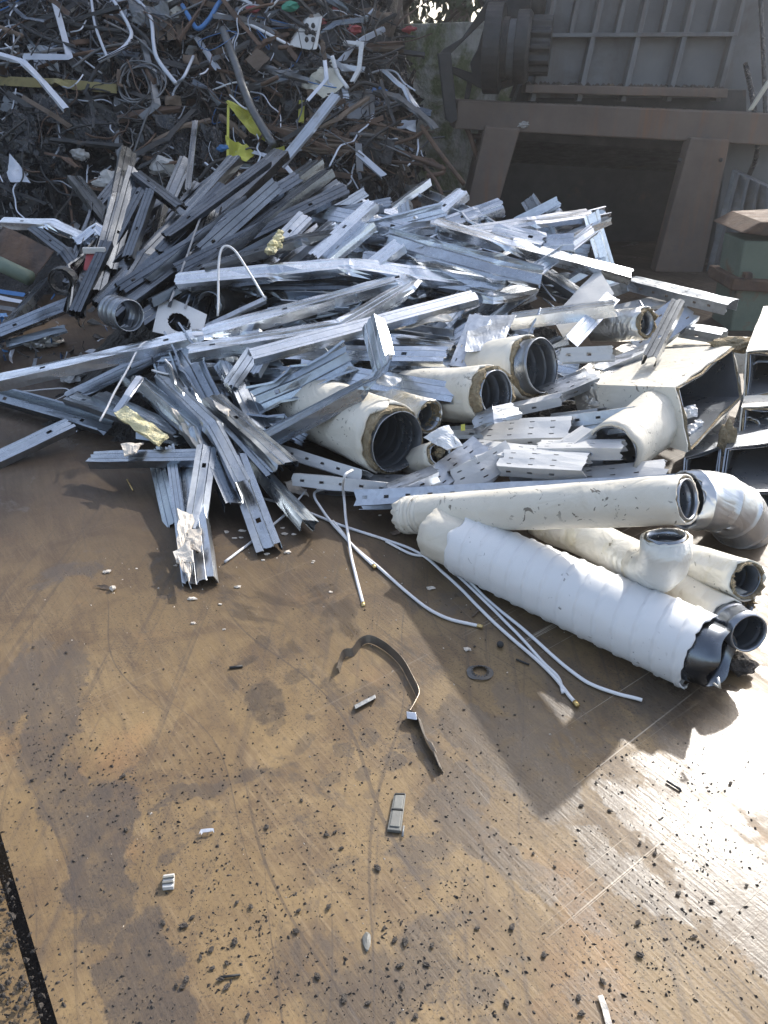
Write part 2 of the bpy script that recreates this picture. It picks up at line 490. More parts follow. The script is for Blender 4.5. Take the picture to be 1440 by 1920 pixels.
def sheet(name, corners, mat, parent=None, n=(10, 10), amp=.02, freq=5.0, crease=0.0, thick=.002, seed=0, ragged=0.0, hole=None):
    """a thin sheet between four corners, dented and creased; hole = (u, v, ru, rv) cuts an oval"""
    a, b, c, d = corners
    nn = (b - a).cross(d - a)
    nn = nn.normalized() if nn.length > 1e-9 else Vector((0, 0, 1))
    o = seed * 3.7 + 1
    vs, uvs = [], []
    nx, ny = n
    for i in range(nx + 1):
        for j in range(ny + 1):
            u, v = i / nx, j / ny
            p = a.lerp(b, u).lerp(d.lerp(c, u), v)
            h = nz(p, freq, o) * amp + nz(p, freq * 2.7, o + 5) * amp * .35
            if crease: h += crease * (abs(nz(p, freq * .8, o + 11)) * 2 - .5) + crease * .5 * (abs(nz(p, freq * 2, o + 3)) * 2 - .5)
            if ragged and (i in (0, nx) or j in (0, ny)):
                p = p + (b - a).normalized() * nz(p, 24, o) * ragged + (d - a).normalized() * nz(p, 22, o + 9) * ragged
            vs.append(p + nn * h); uvs.append((u, v))
    fs = []
    for i in range(nx):
        for j in range(ny):
            if hole:
                u, v = (i + .5) / nx, (j + .5) / ny
                if ((u - hole[0]) / hole[2]) ** 2 + ((v - hole[1]) / hole[3]) ** 2 < 1: continue
            k = i * (ny + 1) + j
            fs.append((k, k + ny + 1, k + ny + 2, k + 1))
    return mesh(name, vs, fs, mat, parent, uvs, solid=thick)

def lump(name, c, r, mat, parent=None, seed=0, squash=(1, 1, 1), sub=2, rough=.45, freq=1.6, smooth=False):
    bm = bmesh.new()
    bmesh.ops.create_icosphere(bm, subdivisions=sub, radius=1)
    vs = []
    for v in bm.verts:
        k = 1 + rough * noise.noise(v.co * freq + Vector((seed * 5.1, seed, 2))) + rough * .5 * noise.noise(v.co * freq * 2.7 + Vector((seed, 3, seed * 2)))
        vs.append(c + Vector((v.co.x * squash[0], v.co.y * squash[1], v.co.z * squash[2])) * (r * k))
    fs = [tuple(v.index for v in f.verts) for f in bm.faces]
    bm.free()
    return mesh(name, vs, fs, mat, parent, smooth=smooth)

# ------------------------------------------------------------------ the setting: ground and floor plates
def floor_material():
    m = bpy.data.materials.new('oily_rusted_floor_plate'); t = nt(m); n = N(t)
    tc = n('ShaderNodeTexCoord'); geo = n('ShaderNodeNewGeometry')
    P = geo.outputs['Position']
    def streak(ang, along, across, sc=1.0, detail=4, loc=(0, 0, 0), at=None):
        # turn first (a separate node), then stretch
        v = n('ShaderNodeVectorRotate', {'Vector': at or P, 'Angle': -R(ang)}, rotation_type='Z_AXIS').outputs[0]
        v = n.mapping(v, (along, across, 1), loc=loc)
        return n.noise(v, sc, detail, .6)
    big = n.noise(P, 1.5, 8, .66, .4)
    mid = n.noise(P, 4.5, 7, .65, .5)
    fine = n.noise(P, 55, 5, .7)
    s1 = streak(-64, 3.2, 38, 1, 7)
    s2 = streak(-52, 5, 110, 1, 5, (3, 1, 0))
    s3 = streak(88, .7, 30, 1, 5, (1, 7, 0))
    col = n.mix(n.rng(big, .35, .65), (.155, .104, .050), (.240, .168, .084))
    col = n.mix(n.rng(mid, .44, .60, 0, .75), col, (.098, .064, .037))
    sm1 = n.rng(n.noise(P, 2.1, 6, .7), .40, .62)
    col = n.mix(n.math('MULTIPLY', n.rng(s1, .45, .70, 0, .75), sm1), col, (.085, .062, .045))
    col = n.mix(n.math('MULTIPLY', n.rng(s2, .52, .72, 0, .6), n.rng(big, .38, .56)), col, (.27, .20, .12))
    col = n.mix(n.rng(s3, .56, .66, 0, .5), col, (.075, .058, .045))
    orange = n.rng(n.noise(n('ShaderNodeVectorMath', {0: P, 1: (5, 2, 0)}, operation='ADD').outputs[0], 2.2, 6, .65, .6), .58, .72, 0, .55)
    col = n.mix(orange, col, (.27, .155, .07))
    rough = n.rng(mid, .3, .7, .44, .52)
    # dark damp stains, each at its own place: (x, y, half length, half width, turn, strength)
    dist = n('ShaderNodeVectorMath', {0: n('ShaderNodeTexNoise', {'Vector': P, 'Scale': 7.5, 'Detail': 8, 'Roughness': .72}).outputs['Color'], 1: (.5, .5, .5)}, operation='SUBTRACT').outputs[0]
    warp = n('ShaderNodeVectorMath', {0: P, 1: n('ShaderNodeVectorMath', {0: dist, 1: (.20, .20, 0)}, operation='MULTIPLY').outputs[0]}, operation='ADD').outputs[0]
    warp2 = n('ShaderNodeVectorMath', {0: P, 1: n('ShaderNodeVectorMath', {0: dist, 1: (.11, .11, 0)}, operation='MULTIPLY').outputs[0]}, operation='ADD').outputs[0]
    total = None
    for (px, py, la, lb, ang, k) in STAINS:
        g = G(px, py)
        v = n('ShaderNodeVectorMath', {0: warp if la > .09 else warp2, 1: (g.x, g.y, 0)}, operation='SUBTRACT').outputs[0]
        v = n('ShaderNodeVectorRotate', {'Vector': v, 'Angle': -R(ang)}, rotation_type='Z_AXIS').outputs[0]
        v = n('ShaderNodeVectorMath', {0: v, 1: (1 / la, 1 / lb, 0)}, operation='MULTIPLY').outputs[0]
        d = n('ShaderNodeVectorMath', {0: v}, operation='LENGTH').outputs['Value']
        f = n.rng(d, .90, 1.06, k, 0)
        total = f if total is None else n.math('MAXIMUM', total, f)
    total = n.math('MULTIPLY', total, n.rng(n.noise(P, 18, 7, .75), .36, .52, .5, 1))
    rand = n.rng(n.noise(n('ShaderNodeVectorMath', {0: P, 1: (9, 4, 0)}, operation='ADD').outputs[0], 2.6, 7, .68, .5), .565, .61, 0, .8)
    total = n.math('MAXIMUM', total, rand)
    # darker towards the heap: its shade put into the floor colour, ragged edge
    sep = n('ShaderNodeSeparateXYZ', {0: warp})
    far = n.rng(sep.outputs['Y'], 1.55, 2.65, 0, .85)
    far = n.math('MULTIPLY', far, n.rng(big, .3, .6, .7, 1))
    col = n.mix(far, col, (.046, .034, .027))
    col = n.mix(n.math('MULTIPLY', total, .8), col, (.058, .045, .034))
    col = n.mix(n.rng(fine, .57, .68, 0, .55), col, (.05, .04, .032))
    rough = n.math('SUBTRACT', rough, n.math('MULTIPLY', total, .20))
    spec = n.rng(total, 0, 1, .32, .52)
    rough = n.math('ADD', rough, n.rng(s1, .4, .7, -.05, .07))
    # long thin dark gouges left by dragged loads
    gw = n('ShaderNodeVectorMath', {0: n('ShaderNodeTexNoise', {'Vector': P, 'Scale': .7, 'Detail': 1}).outputs['Color'], 1: (.7, .7, 0)}, operation='MULTIPLY').outputs[0]
    Pg = n('ShaderNodeVectorMath', {0: P, 1: gw}, operation='ADD').outputs[0]
    gou = None
    for (ang, along, across, lo, loc) in ((80, .25, 34, .64, (1, 2, 0)), (98, .3, 28, .65, (6, 1, 0)), (122, .35, 40, .64, (3, 8, 0)), (-58, .3, 55, .64, (7, 3, 0))):
        f = n.rng(streak(ang, along, across, 1, 3, loc, Pg), lo, lo + .06, 0, .55)
        gou = f if gou is None else n.math('MAXIMUM', gou, f)
    col = n.mix(gou, col, (.055, .043, .035))
    # grit ground into the surface
    grit = n.math('MULTIPLY', n.rng(n.noise(P, 150, 4, .7), .55, .63, 0, .85), n.rng(n.noise(P, 3.2, 5, .6), .36, .56))
    col = n.mix(grit, col, (.035, .028, .024))
    # scratches to bare steel
    scr = None
    for (ang, along, across, lo, loc) in ((37, .35, 120, .665, (2, 5, 0)), (39, .3, 70, .67, (8, 2, 0)), (-62, .4, 110, .68, (4, 4, 0))):
        f = n.rng(streak(ang, along, across, 1, 2, loc), lo, lo + .02)
        scr = f if scr is None else n.math('MAXIMUM', scr, f)
    scr = n.math('MULTIPLY', scr, n.rng(n.noise(P, 2.2, 3), .46, .58))
    scr = n.math('MULTIPLY', scr, n.rng(sep.outputs['X'], .05, .45, .12, 1))
    col = n.mix(n.math('MULTIPLY', scr, .7), col, (.44, .38, .30))
    h = n.math('ADD', n.math('MULTIPLY', s1, .28), n.math('MULTIPLY', s2, .35))
    h = n.math('ADD', h, n.math('MULTIPLY', n.noise(P, 130, 4, .7), .22))
    h = n.math('ADD', h, n.math('MULTIPLY', mid, .3))
    h = n.math('SUBTRACT', h, n.math('MULTIPLY', scr, .3))
    b = n('ShaderNodeBump', {'Height': h, 'Strength': .2, 'Distance': .012}).outputs[0]
    p = n('ShaderNodeBsdfPrincipled', {'Base Color': col, 'Roughness': rough, 'Normal': b, 'Specular IOR Level': spec})
    n('ShaderNodeOutputMaterial', {'Surface': p.outputs[0]})
    return m

STAINS = [  # photo x, y of the middle, half length, half width, turn in degrees, strength
    (100, 1330, .30, .075, 100, .8), (190, 1600, .22, .085, 105, 1), (260, 1850, .16, .075, 108, 1), (130, 1500, .14, .06, 110, .8),
    (495, 1315, .085, .055, 120, .95), (560, 1268, .05, .03, 20, .7), (490, 1205, .045, .02, 120, .7), (530, 1225, .03, .02, 90, .6),
    (700, 1300, .06, .03, 130, .7), (465, 1240, .03, .018, 40, .8), (610, 1280, .025, .02, 80, .7), (660, 1345, .03, .022, 60, .75), (585, 1340, .02, .014, 10, .7), (765, 1395, .04, .025, 110, .8), (640, 1400, .028, .02, 130, .7), (520, 1360, .03, .016, 70, .6), (690, 1490, .022, .015, 0, .6), (810, 1410, .06, .028, 118, .8), (880, 1470, .07, .03, 120, .8), (790, 1345, .07, .03, 120, .8), (740, 1430, .035, .028, 100, .8), (680, 1445, .03, .022, 100, .75), (690, 1385, .035, .025, 90, .7),
    (640, 1310, .04, .03, 90, .6), (570, 1390, .04, .02, 60, .6), (620, 1460, .03, .02, 30, .6), (740, 1555, .03, .02, 60, .5), (550, 1215, .04, .018, 120, .7),
    (860, 1540, .12, .045, 125, .9), (930, 1590, .09, .04, 130, .85), (1000, 1440, .17, .09, 110, .85), (890, 1380, .17, .07, 112, .85), (1050, 1260, .3, .06, 118, .5),
    (350, 1490, .10, .022, 25, .8), (400, 1480, .05, .02, 30, .8), (1180, 1640, .16, .05, 130, .8), (1330, 1590, .24, .085, 130, .95),
    (1010, 1650, .06, .04, 120, .7), (1400, 1740, .16, .06, 125, .85), (380, 1550, .05, .02, 95, .5), (1090, 1700, .08, .03, 125, .5), (1400, 1390, .34, .21, 125, 1), (1290, 1480, .16, .06, 128, .9), (1230, 1550, .20, .05, 128, .9), (1360, 1700, .12, .05, 125, .8), (980, 1330, .14, .05, 118, .7), (830, 1450, .10, .035, 120, .7),
    (60, 1250, .14, .05, 95, .6), (330, 1900, .07, .04, 110, .9), (1150, 1900, .10, .05, 120, .5),
]
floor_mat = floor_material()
soil_mat = material('dark_trodden_soil', (.035, .03, .026), (.075, .062, .05), (.8, .95), 0, 5, stain=(.12, .085, .05), stain_at=(.56, .66), bump=1, bump_scale=30, bump_dist=.03, vary=0)

def block(name, poly, z0, z1, mat, kind='structure'):
    n = len(poly)
    vs = [Vector((x, y, z1)) for x, y in poly] + [Vector((x, y, z0)) for x, y in poly]
    fs = [tuple(range(n)), tuple(range(2 * n - 1, n - 1, -1))] + [(i, n + i, n + (i + 1) % n, (i + 1) % n) for i in range(n)]
    o = mesh(name, vs, fs, mat)
    bm = bmesh.new(); bm.from_mesh(o.data); bmesh.ops.recalc_face_normals(bm, faces=bm.faces); bm.to_mesh(o.data); bm.free()
    o['kind'] = kind
    return o

o = mesh('ground', [Vector((-45, -45, -.045)), Vector((45, -45, -.045)), Vector((45, 45, -.045)), Vector((-45, 45, -.045))], [(0, 1, 2, 3)], soil_mat)
o['kind'] = 'structure'
# the gap between the plates runs from (0,1560) to (110,1920) in the photo
ga, gb = G(-12, 1520), G(108, 1920)
gd = (gb - ga).normalized(); gn = Vector((gd.y, -gd.x, 0))
if gn.x > 0: gn = -gn                     # points to the left plate
e1, e2 = ga - gd * 9.0, gb + gd * 4.0
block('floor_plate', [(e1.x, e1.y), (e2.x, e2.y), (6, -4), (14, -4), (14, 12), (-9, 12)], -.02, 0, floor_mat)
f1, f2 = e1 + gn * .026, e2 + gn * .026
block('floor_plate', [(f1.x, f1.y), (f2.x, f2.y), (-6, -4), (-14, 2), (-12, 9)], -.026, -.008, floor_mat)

# ------------------------------------------------------------------ concrete wall and trees
w = slab('concrete_wall', [(700, 47), (1010, 36), (1010, 560), (700, 560)], 9.6, .35, concrete)
tag(w, 'mossy streaked concrete wall standing behind the scrap heap and the press', 'wall')

def leaf_cloud(name, blobs, nleaf, size, mat, parent, seed):
    r = random.Random(seed)
    vs, fs = [], []
    for _ in range(nleaf):
        c, rad = r.choice(blobs)
        while True:
            d = Vector((r.uniform(-1, 1), r.uniform(-1, 1), r.uniform(-1, 1)))
            if .25 < d.length < 1: break
        p = c + Vector((d.x * rad, d.y * rad, d.z * rad * .9))
        q = Quaternion((r.uniform(-1, 1), r.uniform(-1, 1), r.uniform(-1, 1), r.uniform(-1, 1))).normalized()
        s = size * r.uniform(.5, 1.3)
        k = len(vs)
        for x, y, z in ((-1, 0, 0), (0, -.45, .12), (1, 0, 0), (0, .45, .12)):
            vs.append(p + q @ Vector((x * s, y * s, z * s)))
        fs.append((k, k + 1, k + 2, k + 3))
    return mesh(name, vs, fs, mat, parent)

def tree(x, y, h, rad, label, seed, low=1.6, leaves=5200, size=.17, lean=0.0, full=False):
    r = random.Random(seed)
    t = empty('tree', (x, y, -.045), label, 'tree', 'trees beyond the concrete wall')
    base = Vector((x, y, -.045))
    P = [base + Vector((lean * k / 8 + .12 * math.sin(k + seed), .1 * math.cos(k * 1.3 + seed), h * .85 * k / 8)) for k in range(9)]
    tube('trunk', P, lambda f: (.16 + h * .008) * (1 - .8 * f), bark, t, 9)
    blobs = []
    for k in range(int(h * 2.2)):
        z = r.uniform(low, h)
        f = z / h
        env = rad * (math.sin(min(1, f * 1.15 + .12) * math.pi) ** .6 if f < .95 else .4)
        if full: env = rad * (.55 + .45 * min(1, f * 1.6)) * (1 if f < .92 else .7)
        a = r.uniform(0, 6.28); d = env * r.uniform(.15, .75)
        c = base + Vector((lean * f + math.cos(a) * d, math.sin(a) * d, z))
        blobs.append((c, rad * r.uniform(.28, .5)))
        if k % 2 == 0:
            s = P[min(8, max(1, int(f * 8)))]
            tube('limb', [s, s.lerp(c, .5) + Vector((0, 0, .15)), c], lambda q: .05 * (1 - .7 * q), bark, t, 6)
    leaf_cloud('crown', blobs, leaves, size, leafm, t, seed)
    return t

# ------------------------------------------------------------------ the press: hopper, beam, legs, drive
press = empty('baling_press', PY(1150, 500, 7.4), 'huge grey ribbed steel press hopper on brown steel legs beside the heap', 'machine')
slab('beam', [(858, 187), (1520, 216), (1520, 277), (852, 242)], [7.45, 7.2, 7.2, 7.45], .55, brown_steel, press, .012)
# hopper wall with its ribs
def hx(f, y):   # x of the f-th fraction across the hopper face at photo row y
    l = 1000 + (188 - y) * .213; r_ = 1347 + (188 - y) * .262
    return l + (r_ - l) * f
Yh = 7.55
hop = slab('hopper', [(hx(0, -300), -300), (hx(1, -300), -300), (hx(1, 184), 184), (hx(0, 184), 184)], Yh + .10, 1.1, grey_steel, press)
for f in (0, .25, .49, .735, 1.0):
    slab('rib', [(hx(f, -300) - 6, -300), (hx(f, -300) + 5, -300), (hx(f, 190) + 4, 190), (hx(f, 190) - 5, 190)], Yh - .02, .13, grey_steel, press, .004)
for f in (.125, .37, .61, .87):
    slab('rib', [(hx(f, -300) - 4, -300), (hx(f, -300) + 4, -300), (hx(f, 63) + 4, 63), (hx(f, 63) - 4, 63)], Yh + .01, .095, grey_steel, press, .003)
for f in (.2, .44, .7):
    slab('rib', [(hx(f, -300) - 4, -300), (hx(f, -300) + 4, -300), (hx(f, -120) + 4, -120), (hx(f, -120) - 4, -120)], Yh + .01, .095, grey_steel, press, .003)
slab('rail', [(hx(0, 62) - 3, 62), (hx(1, 62) + 4, 60), (hx(1, 69) + 4, 68), (hx(0, 69) - 3, 70)], Yh - .03, .125, grey_steel, press, .003)
slab('rail', [(hx(0, -120) - 3, -124), (hx(1, -120) + 4, -126), (hx(1, -113) + 4, -118), (hx(0, -113) - 3, -116)], Yh - .03, .125, grey_steel, press, .003)
slab('ledge', [(986, 158), (1366, 166), (1364, 184), (984, 174)], Yh - .10, .2, brown_steel, press, .008)
slab('flank', [(1362, -300), (1620, -300), (1580, 212), (1352, 204)], Yh + .35, .9, grey_steel, press)
slab('flank', [(1100, -520), (1620, -520), (1600, -301), (1090, -301)], Yh + .25, 1.0, grey_steel, press)
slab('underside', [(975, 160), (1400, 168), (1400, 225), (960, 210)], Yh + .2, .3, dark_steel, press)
slab('flank', [(1345, 170), (1640, 180), (1640, 300), (1345, 290)], Yh + .3, .3, grey_steel, press)
# dust and crumbs lying on the ledge and the beam
rr = random.Random(3)
vs, fs = [], []
for _ in range(260):
    x = rr.uniform(985, 1360)
    p = PY(x, 157 + (x - 986) * .021, Yh - .03) if rr.random() < .5 else PY(x - rr.uniform(0, 160), 189 + (x - 860) * .042, 7.5)
    p = p + Vector((0, rr.uniform(-.05, .1), 0))
    s = rr.uniform(.008, .03); k = len(vs)
    vs += [p + Vector((-s, 0, -.004)), p + Vector((s, .2 * s, -.004)), p + Vector((0, s, -.004)), p + Vector((0, .3 * s, s * .8))]
    fs += [(k, k + 1, k + 3), (k + 1, k + 2, k + 3), (k + 2, k, k + 3)]
dust = mesh('grime', vs, fs, MATS['dark_trodden_soil'], press); dust['kind'] = 'stuff'

def disc_drum(name, cx, cy, Y, prof, parent, mat, teeth=0, nseg=36):
    """a turned part whose axle runs sideways; prof = (photo x, radius in photo px)"""
    u = Y * .97 / FPX
    c = PY(cx, cy, Y)
    ax = Vector((1, -.22, -.02)).normalized()
    e1 = ax.cross(Z).normalized(); e2 = ax.cross(e1)
    vs, fs = [], []
    for (x, rp) in prof:
        o = c + ax * ((x - cx) * u)
        for k in range(nseg):
            th = 2 * math.pi * k / nseg
            r = rp * u * ((.86 if (k // 2) % 2 else 1.0) if teeth else 1)
            vs.append(o + e1 * (r * math.cos(th)) + e2 * (r * math.sin(th)))
    m = len(prof)
    for i in range(m - 1):
        for k in range(nseg):
            k2 = (k + 1) % nseg
            fs.append((i * nseg + k, i * nseg + k2, (i + 1) * nseg + k2, (i + 1) * nseg + k))
    fs.append(tuple(range(nseg))); fs.append(tuple((m - 1) * nseg + k for k in range(nseg - 1, -1, -1)))
    o = mesh(name, vs, fs, mat, parent)
    bm = bmesh.new(); bm.from_mesh(o.data); bmesh.ops.recalc_face_normals(bm, faces=bm.faces); bm.to_mesh(o.data); bm.free()
    return bevel(o, .006)
disc_drum('drive_flange', 935, 92, 7.42, [(914, 66), (941, 66), (941, 46), (951, 46)], press, dark_steel)
disc_drum('drive_hub', 962, 92, 7.42, [(949, 43), (972, 43)], press, grey_steel)
disc_drum('drive_flange', 985, 89, 7.42, [(970, 54), (989, 54), (994, 48)], press, dark_steel)
disc_drum('pinion', 1012, 86, 7.42, [(992, 44), (1030, 44)], press, dark_steel, teeth=1, nseg=48)
# bracket that carries the drive
poly_slab('bracket_plate', [(940, -6), (965, 30), (990, 128), (970, 158), (938, 169), (908, 162), (886, 140), (882, 118), (896, 92), (908, 50)], 7.6, .05, dark_steel, press)
poly_slab('bracket_arm', [(935, -30), (945, 2), (842, 104), (822, 103), (832, 92), (868, 70)], 7.44, .10, dark_steel, press)
poly_slab('bracket_arm', [(821, 99), (846, 99), (858, 225), (846, 232), (836, 224)], 7.40, .12, dark_steel, press)
poly_slab('bracket_arm', [(848, 124), (930, 152), (940, 170), (905, 168), (848, 138)], 7.52, .06, dark_steel, press)
slab('cross_beam', [(862, -60), (1015, -60), (1012, 62), (925, 34)], 7.95, .2, dark_steel, press)
tube('pipe_stub', [PY(1013, -40, 7.5), PY(1006, 40, 7.5)], .06, dark_steel, press, 14)
poly_slab('strut', [(879, 138), (889, 140), (880, 186), (871, 186)], 7.6, .05, dark_steel, press)
poly_slab('strut', [(975, 130), (981, 132), (962, 184), (955, 184)], 7.7, .05, dark_steel, press)
tube('hanging_rod', smooth_path([PY(874, 238, 7.5), PY(884, 262, 7.5), PY(897, 303, 7.5)], 5), .022, rust, press, 8)
tube('hanging_rod', [PY(880, 256, 7.55), PY(912, 256, 7.55)], .025, rust, press, 8)
# legs and the dark chute between them
slab('leg', [(911, 236), (976, 242), (897, 512), (845, 508)], 7.35, .45, brown_steel, press, .012)
slab('leg', [(1295, 258), (1370, 262), (1318, 512), (1228, 510)], 7.2, .16, brown_steel, press, .012)
hexa('side_plate', [PY(1373, 318, 7.25), PY(1452, 356, 6.9), PY(1430, 540, 6.9), PY(1322, 512, 7.25)],
     [PY(1373, 318, 7.25) + Vector((.06, .06, 0)), PY(1452, 356, 6.9) + Vector((.06, .06, 0)), PY(1430, 540, 6.9) + Vector((.06, .06, 0)), PY(1322, 512, 7.25) + Vector((.06, .06, 0))], MATS['weathered_grey_metal'], press)
for k in range(4):
    f = .15 + k * .24
    a = PY(1373, 318, 7.25).lerp(PY(1452, 356, 6.9), f); b = PY(1322, 512, 7.25).lerp(PY(1430, 540, 6.9), f)
    d = (PY(1452, 356, 6.9) - PY(1373, 318, 7.25)).normalized() * .018
    off = Vector((-.02, -.04, 0))
    hexa('corrugation', [a - d + off, a + d + off, b + d + off, b - d + off], [a - d, a + d, b + d, b - d], grey_steel, press, .006)
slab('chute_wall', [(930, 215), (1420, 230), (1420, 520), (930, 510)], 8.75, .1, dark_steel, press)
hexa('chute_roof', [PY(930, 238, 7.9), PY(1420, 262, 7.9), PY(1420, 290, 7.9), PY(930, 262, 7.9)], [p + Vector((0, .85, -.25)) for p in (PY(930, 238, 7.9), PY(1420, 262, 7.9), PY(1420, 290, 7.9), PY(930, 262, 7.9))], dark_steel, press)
slab('chute_side', [(1365, 262), (1640, 265), (1640, 520), (1330, 512)], 7.7, .5, grey_steel, press)
tube('hydraulic_hose', smooth_path([PY(1398, 120, 7.6), PY(1412, 190, 7.35), PY(1420, 280, 7.3), PY(1404, 330, 7.6)], 8), .022, MATS['black_plastic_film'], press, 8)
tube('hydraulic_hose', smooth_path([PY(1425, -20, 7.6), PY(1432, 120, 7.4), PY(1436, 230, 7.3)], 8), .018, MATS['black_plastic_film'], press, 8)
for px in (1295, 1372):
    tube('bolt', [PY(px - 20, 300, 7.19), PY(px - 20, 300, 7.16)], .018, dark_steel, press, 6)
o = slab('timber_strip', [(1440, 150), (1447, 155), (1412, 207), (1404, 207)], 7.05, .03, creamsheet)
tag(o, 'thin pale strip standing on the press beam', 'strip')

o = lump('paper_scrap', PY(982, 234, 7.4), .035, paper, None, 5, (1.3, .6, .8), 3, .6, 2.2)
tag(o, 'white scrap caught on top of the press leg under the beam', 'scrap')
# green post at the edge of the yard
gp = empty('machine_post', PY(1410, 640, 5.3), 'chipped green steel post with rusty bands near the press leg', 'post')
slab('column', [(1396, 452), (1500, 452), (1490, 640), (1366, 636)], 5.3, .35, greenpaint, gp, .012)
slab('cap', [(1388, 437), (1428, 416), (1510, 412), (1510, 452), (1392, 452)][:4], 5.25, .5, rust, gp, .012)
slab('band', [(1376, 522), (1500, 530), (1500, 552), (1370, 545)], 5.25, .45, rust, gp, .01)
slab('band', [(1398, 512), (1412, 512), (1412, 524), (1396, 522)], 5.22, .05, rust, gp, .006)

# ------------------------------------------------------------------ ducts
def duct(label, p_back, p_mouth, r, jacket_r, jacket_mat, collar=.07, jag=.04, name='insulated_duct', wool_len=.03, seed=1, dent=.006,
         path=None, rib=.055, wool_on=True, wj=.02, cat='duct', group=None, taper=None, wrap_end=.03):
    """an insulated air duct: steel liner with seams inside, mineral wool at the torn end, outer jacket"""
    P = path or [p_back, p_mouth]
    d = (P[-1] - P[-2]).normalized()
    L = lengths(P)
    t = empty(name, (P[0] + P[-1]) / 2 - Vector((0, 0, jacket_r)), label, cat, group)
    shell('liner', P, r, .004, liner, t, 44, rib=(rib, .0028), seed=seed, dent=dent * .3)
    # the jacket stops short of the mouth by the collar
    tot = L[-1] - collar
    Pj = [p for p, l in zip(P, L) if l < tot - .01] + [at_len(P, L, tot)]
    shell('jacket', Pj, (lambda f: jacket_r * (1 if not taper else taper(f))), max(.006, (jacket_r - r) * .35), jacket_mat, t, 48, jag0=.02, jag1=jag, seed=seed, dent=dent)
    if wool_on:
        a = at_len(P, L, max(0, tot - .06)); b = at_len(P, L, tot + wool_len)
        shell('wool', [a, a.lerp(b, .5), b], jacket_r - max(.006, (jacket_r - r) * .35) - .001, max(.006, jacket_r - r - max(.006, (jacket_r - r) * .35) - .003), wool, t, 72, jag1=wj, seed=seed + 3, dent=.004, smooth=False)
        a0 = at_len(P, L, .01)
        shell('wool', [a0, at_len(P, L, .06)], jacket_r - max(.006, (jacket_r - r) * .35) - .001, max(.006, jacket_r - r - max(.006, (jacket_r - r) * .35) - .003), wool, t, 48, seed=seed + 5, smooth=False)
    return t

# A and its neighbours: round mouths in the middle of the heap
duct('largest round cream duct at the heap front, torn brown wool around its steel mouth', Q(545, 745, 3.78), Q(746, 829, 3.16), .126, .152, cream, .06, .03, seed=2, wool_len=.035)
duct('slim silver jacketed duct behind the largest cream duct mouth', Q(672, 735, 3.62), Q(805, 781, 3.25), .064, .073, foil, .0, .004, seed=3, wool_len=-.005)
duct('cream duct with shredded wool beard, between the slim silver duct and the highest duct mouth', Q(770, 742, 3.62), Q(932, 738, 3.22), .098, .122, cream, .06, .02, seed=4, wool_len=.045)
duct('highest round duct mouth of the heap, bright steel collar on a cream jacket', Q(850, 705, 3.80), Q(1017, 685, 3.42), .122, .142, cream, .085, .02, seed=5, wool_len=.015)
tE = duct('small duct below the slim silver duct with its white jacket torn open over the mouth', Q(775, 868, 3.35), Q(826, 851, 3.08), .046, .06, cream, .015, .01, seed=6, wool_len=.0)
sheet('jacket_flap', [Q(795, 822, 3.10), Q(842, 798, 3.08), Q(868, 838, 2.98), Q(838, 845, 3.0)], white_wrap, tE, (10, 10), .012, 14, .012, .005, 3, .006)
lump('wool_plug', Q(822, 848, 3.13), .026, wool, tE, 4, (1, 1, 1), 3, .5)
duct('dark open duct end hidden behind the largest cream duct', Q(640, 735, 3.75), Q(572, 742, 3.62), .062, .078, foil, .02, .012, seed=7, wool_len=-.005)
duct('small foil duct with wool stuffed end under the standing strut', Q(1120, 612, 3.95), Q(1212, 606, 3.72), .058, .078, foil, .012, .015, seed=8, wool_len=.03)
duct('dark round duct half hidden behind the white plate with an oval hole', Q(455, 560, 4.35), Q(392, 572, 4.05), .07, .08, dark_steel, .01, .01, seed=9, wool_on=False)

# front ducts on the floor plate
F0, F1 = G(762, 966, .070), Q(1291, 936, 2.13)
tF = duct('long cream pipe lying across the top of the white spiral duct, mouth raised', F0, F1, .058, .0705, cream, .006, .004, name='insulated_pipe', seed=10, wool_len=-.004, dent=.003, rib=.2, wj=.008)
def band(P, s, wd, r, mat, parent, nm='tape_band', seed=0):
    L = lengths(P)
    shell(nm, [at_len(P, L, s), at_len(P, L, s + wd)], r, .003, mat, parent, 48, seed=seed, dent=.002)
for s in (.01, .05, .085): band([F0, F1], s, .022, .0722, cream, tF, seed=int(s * 100))
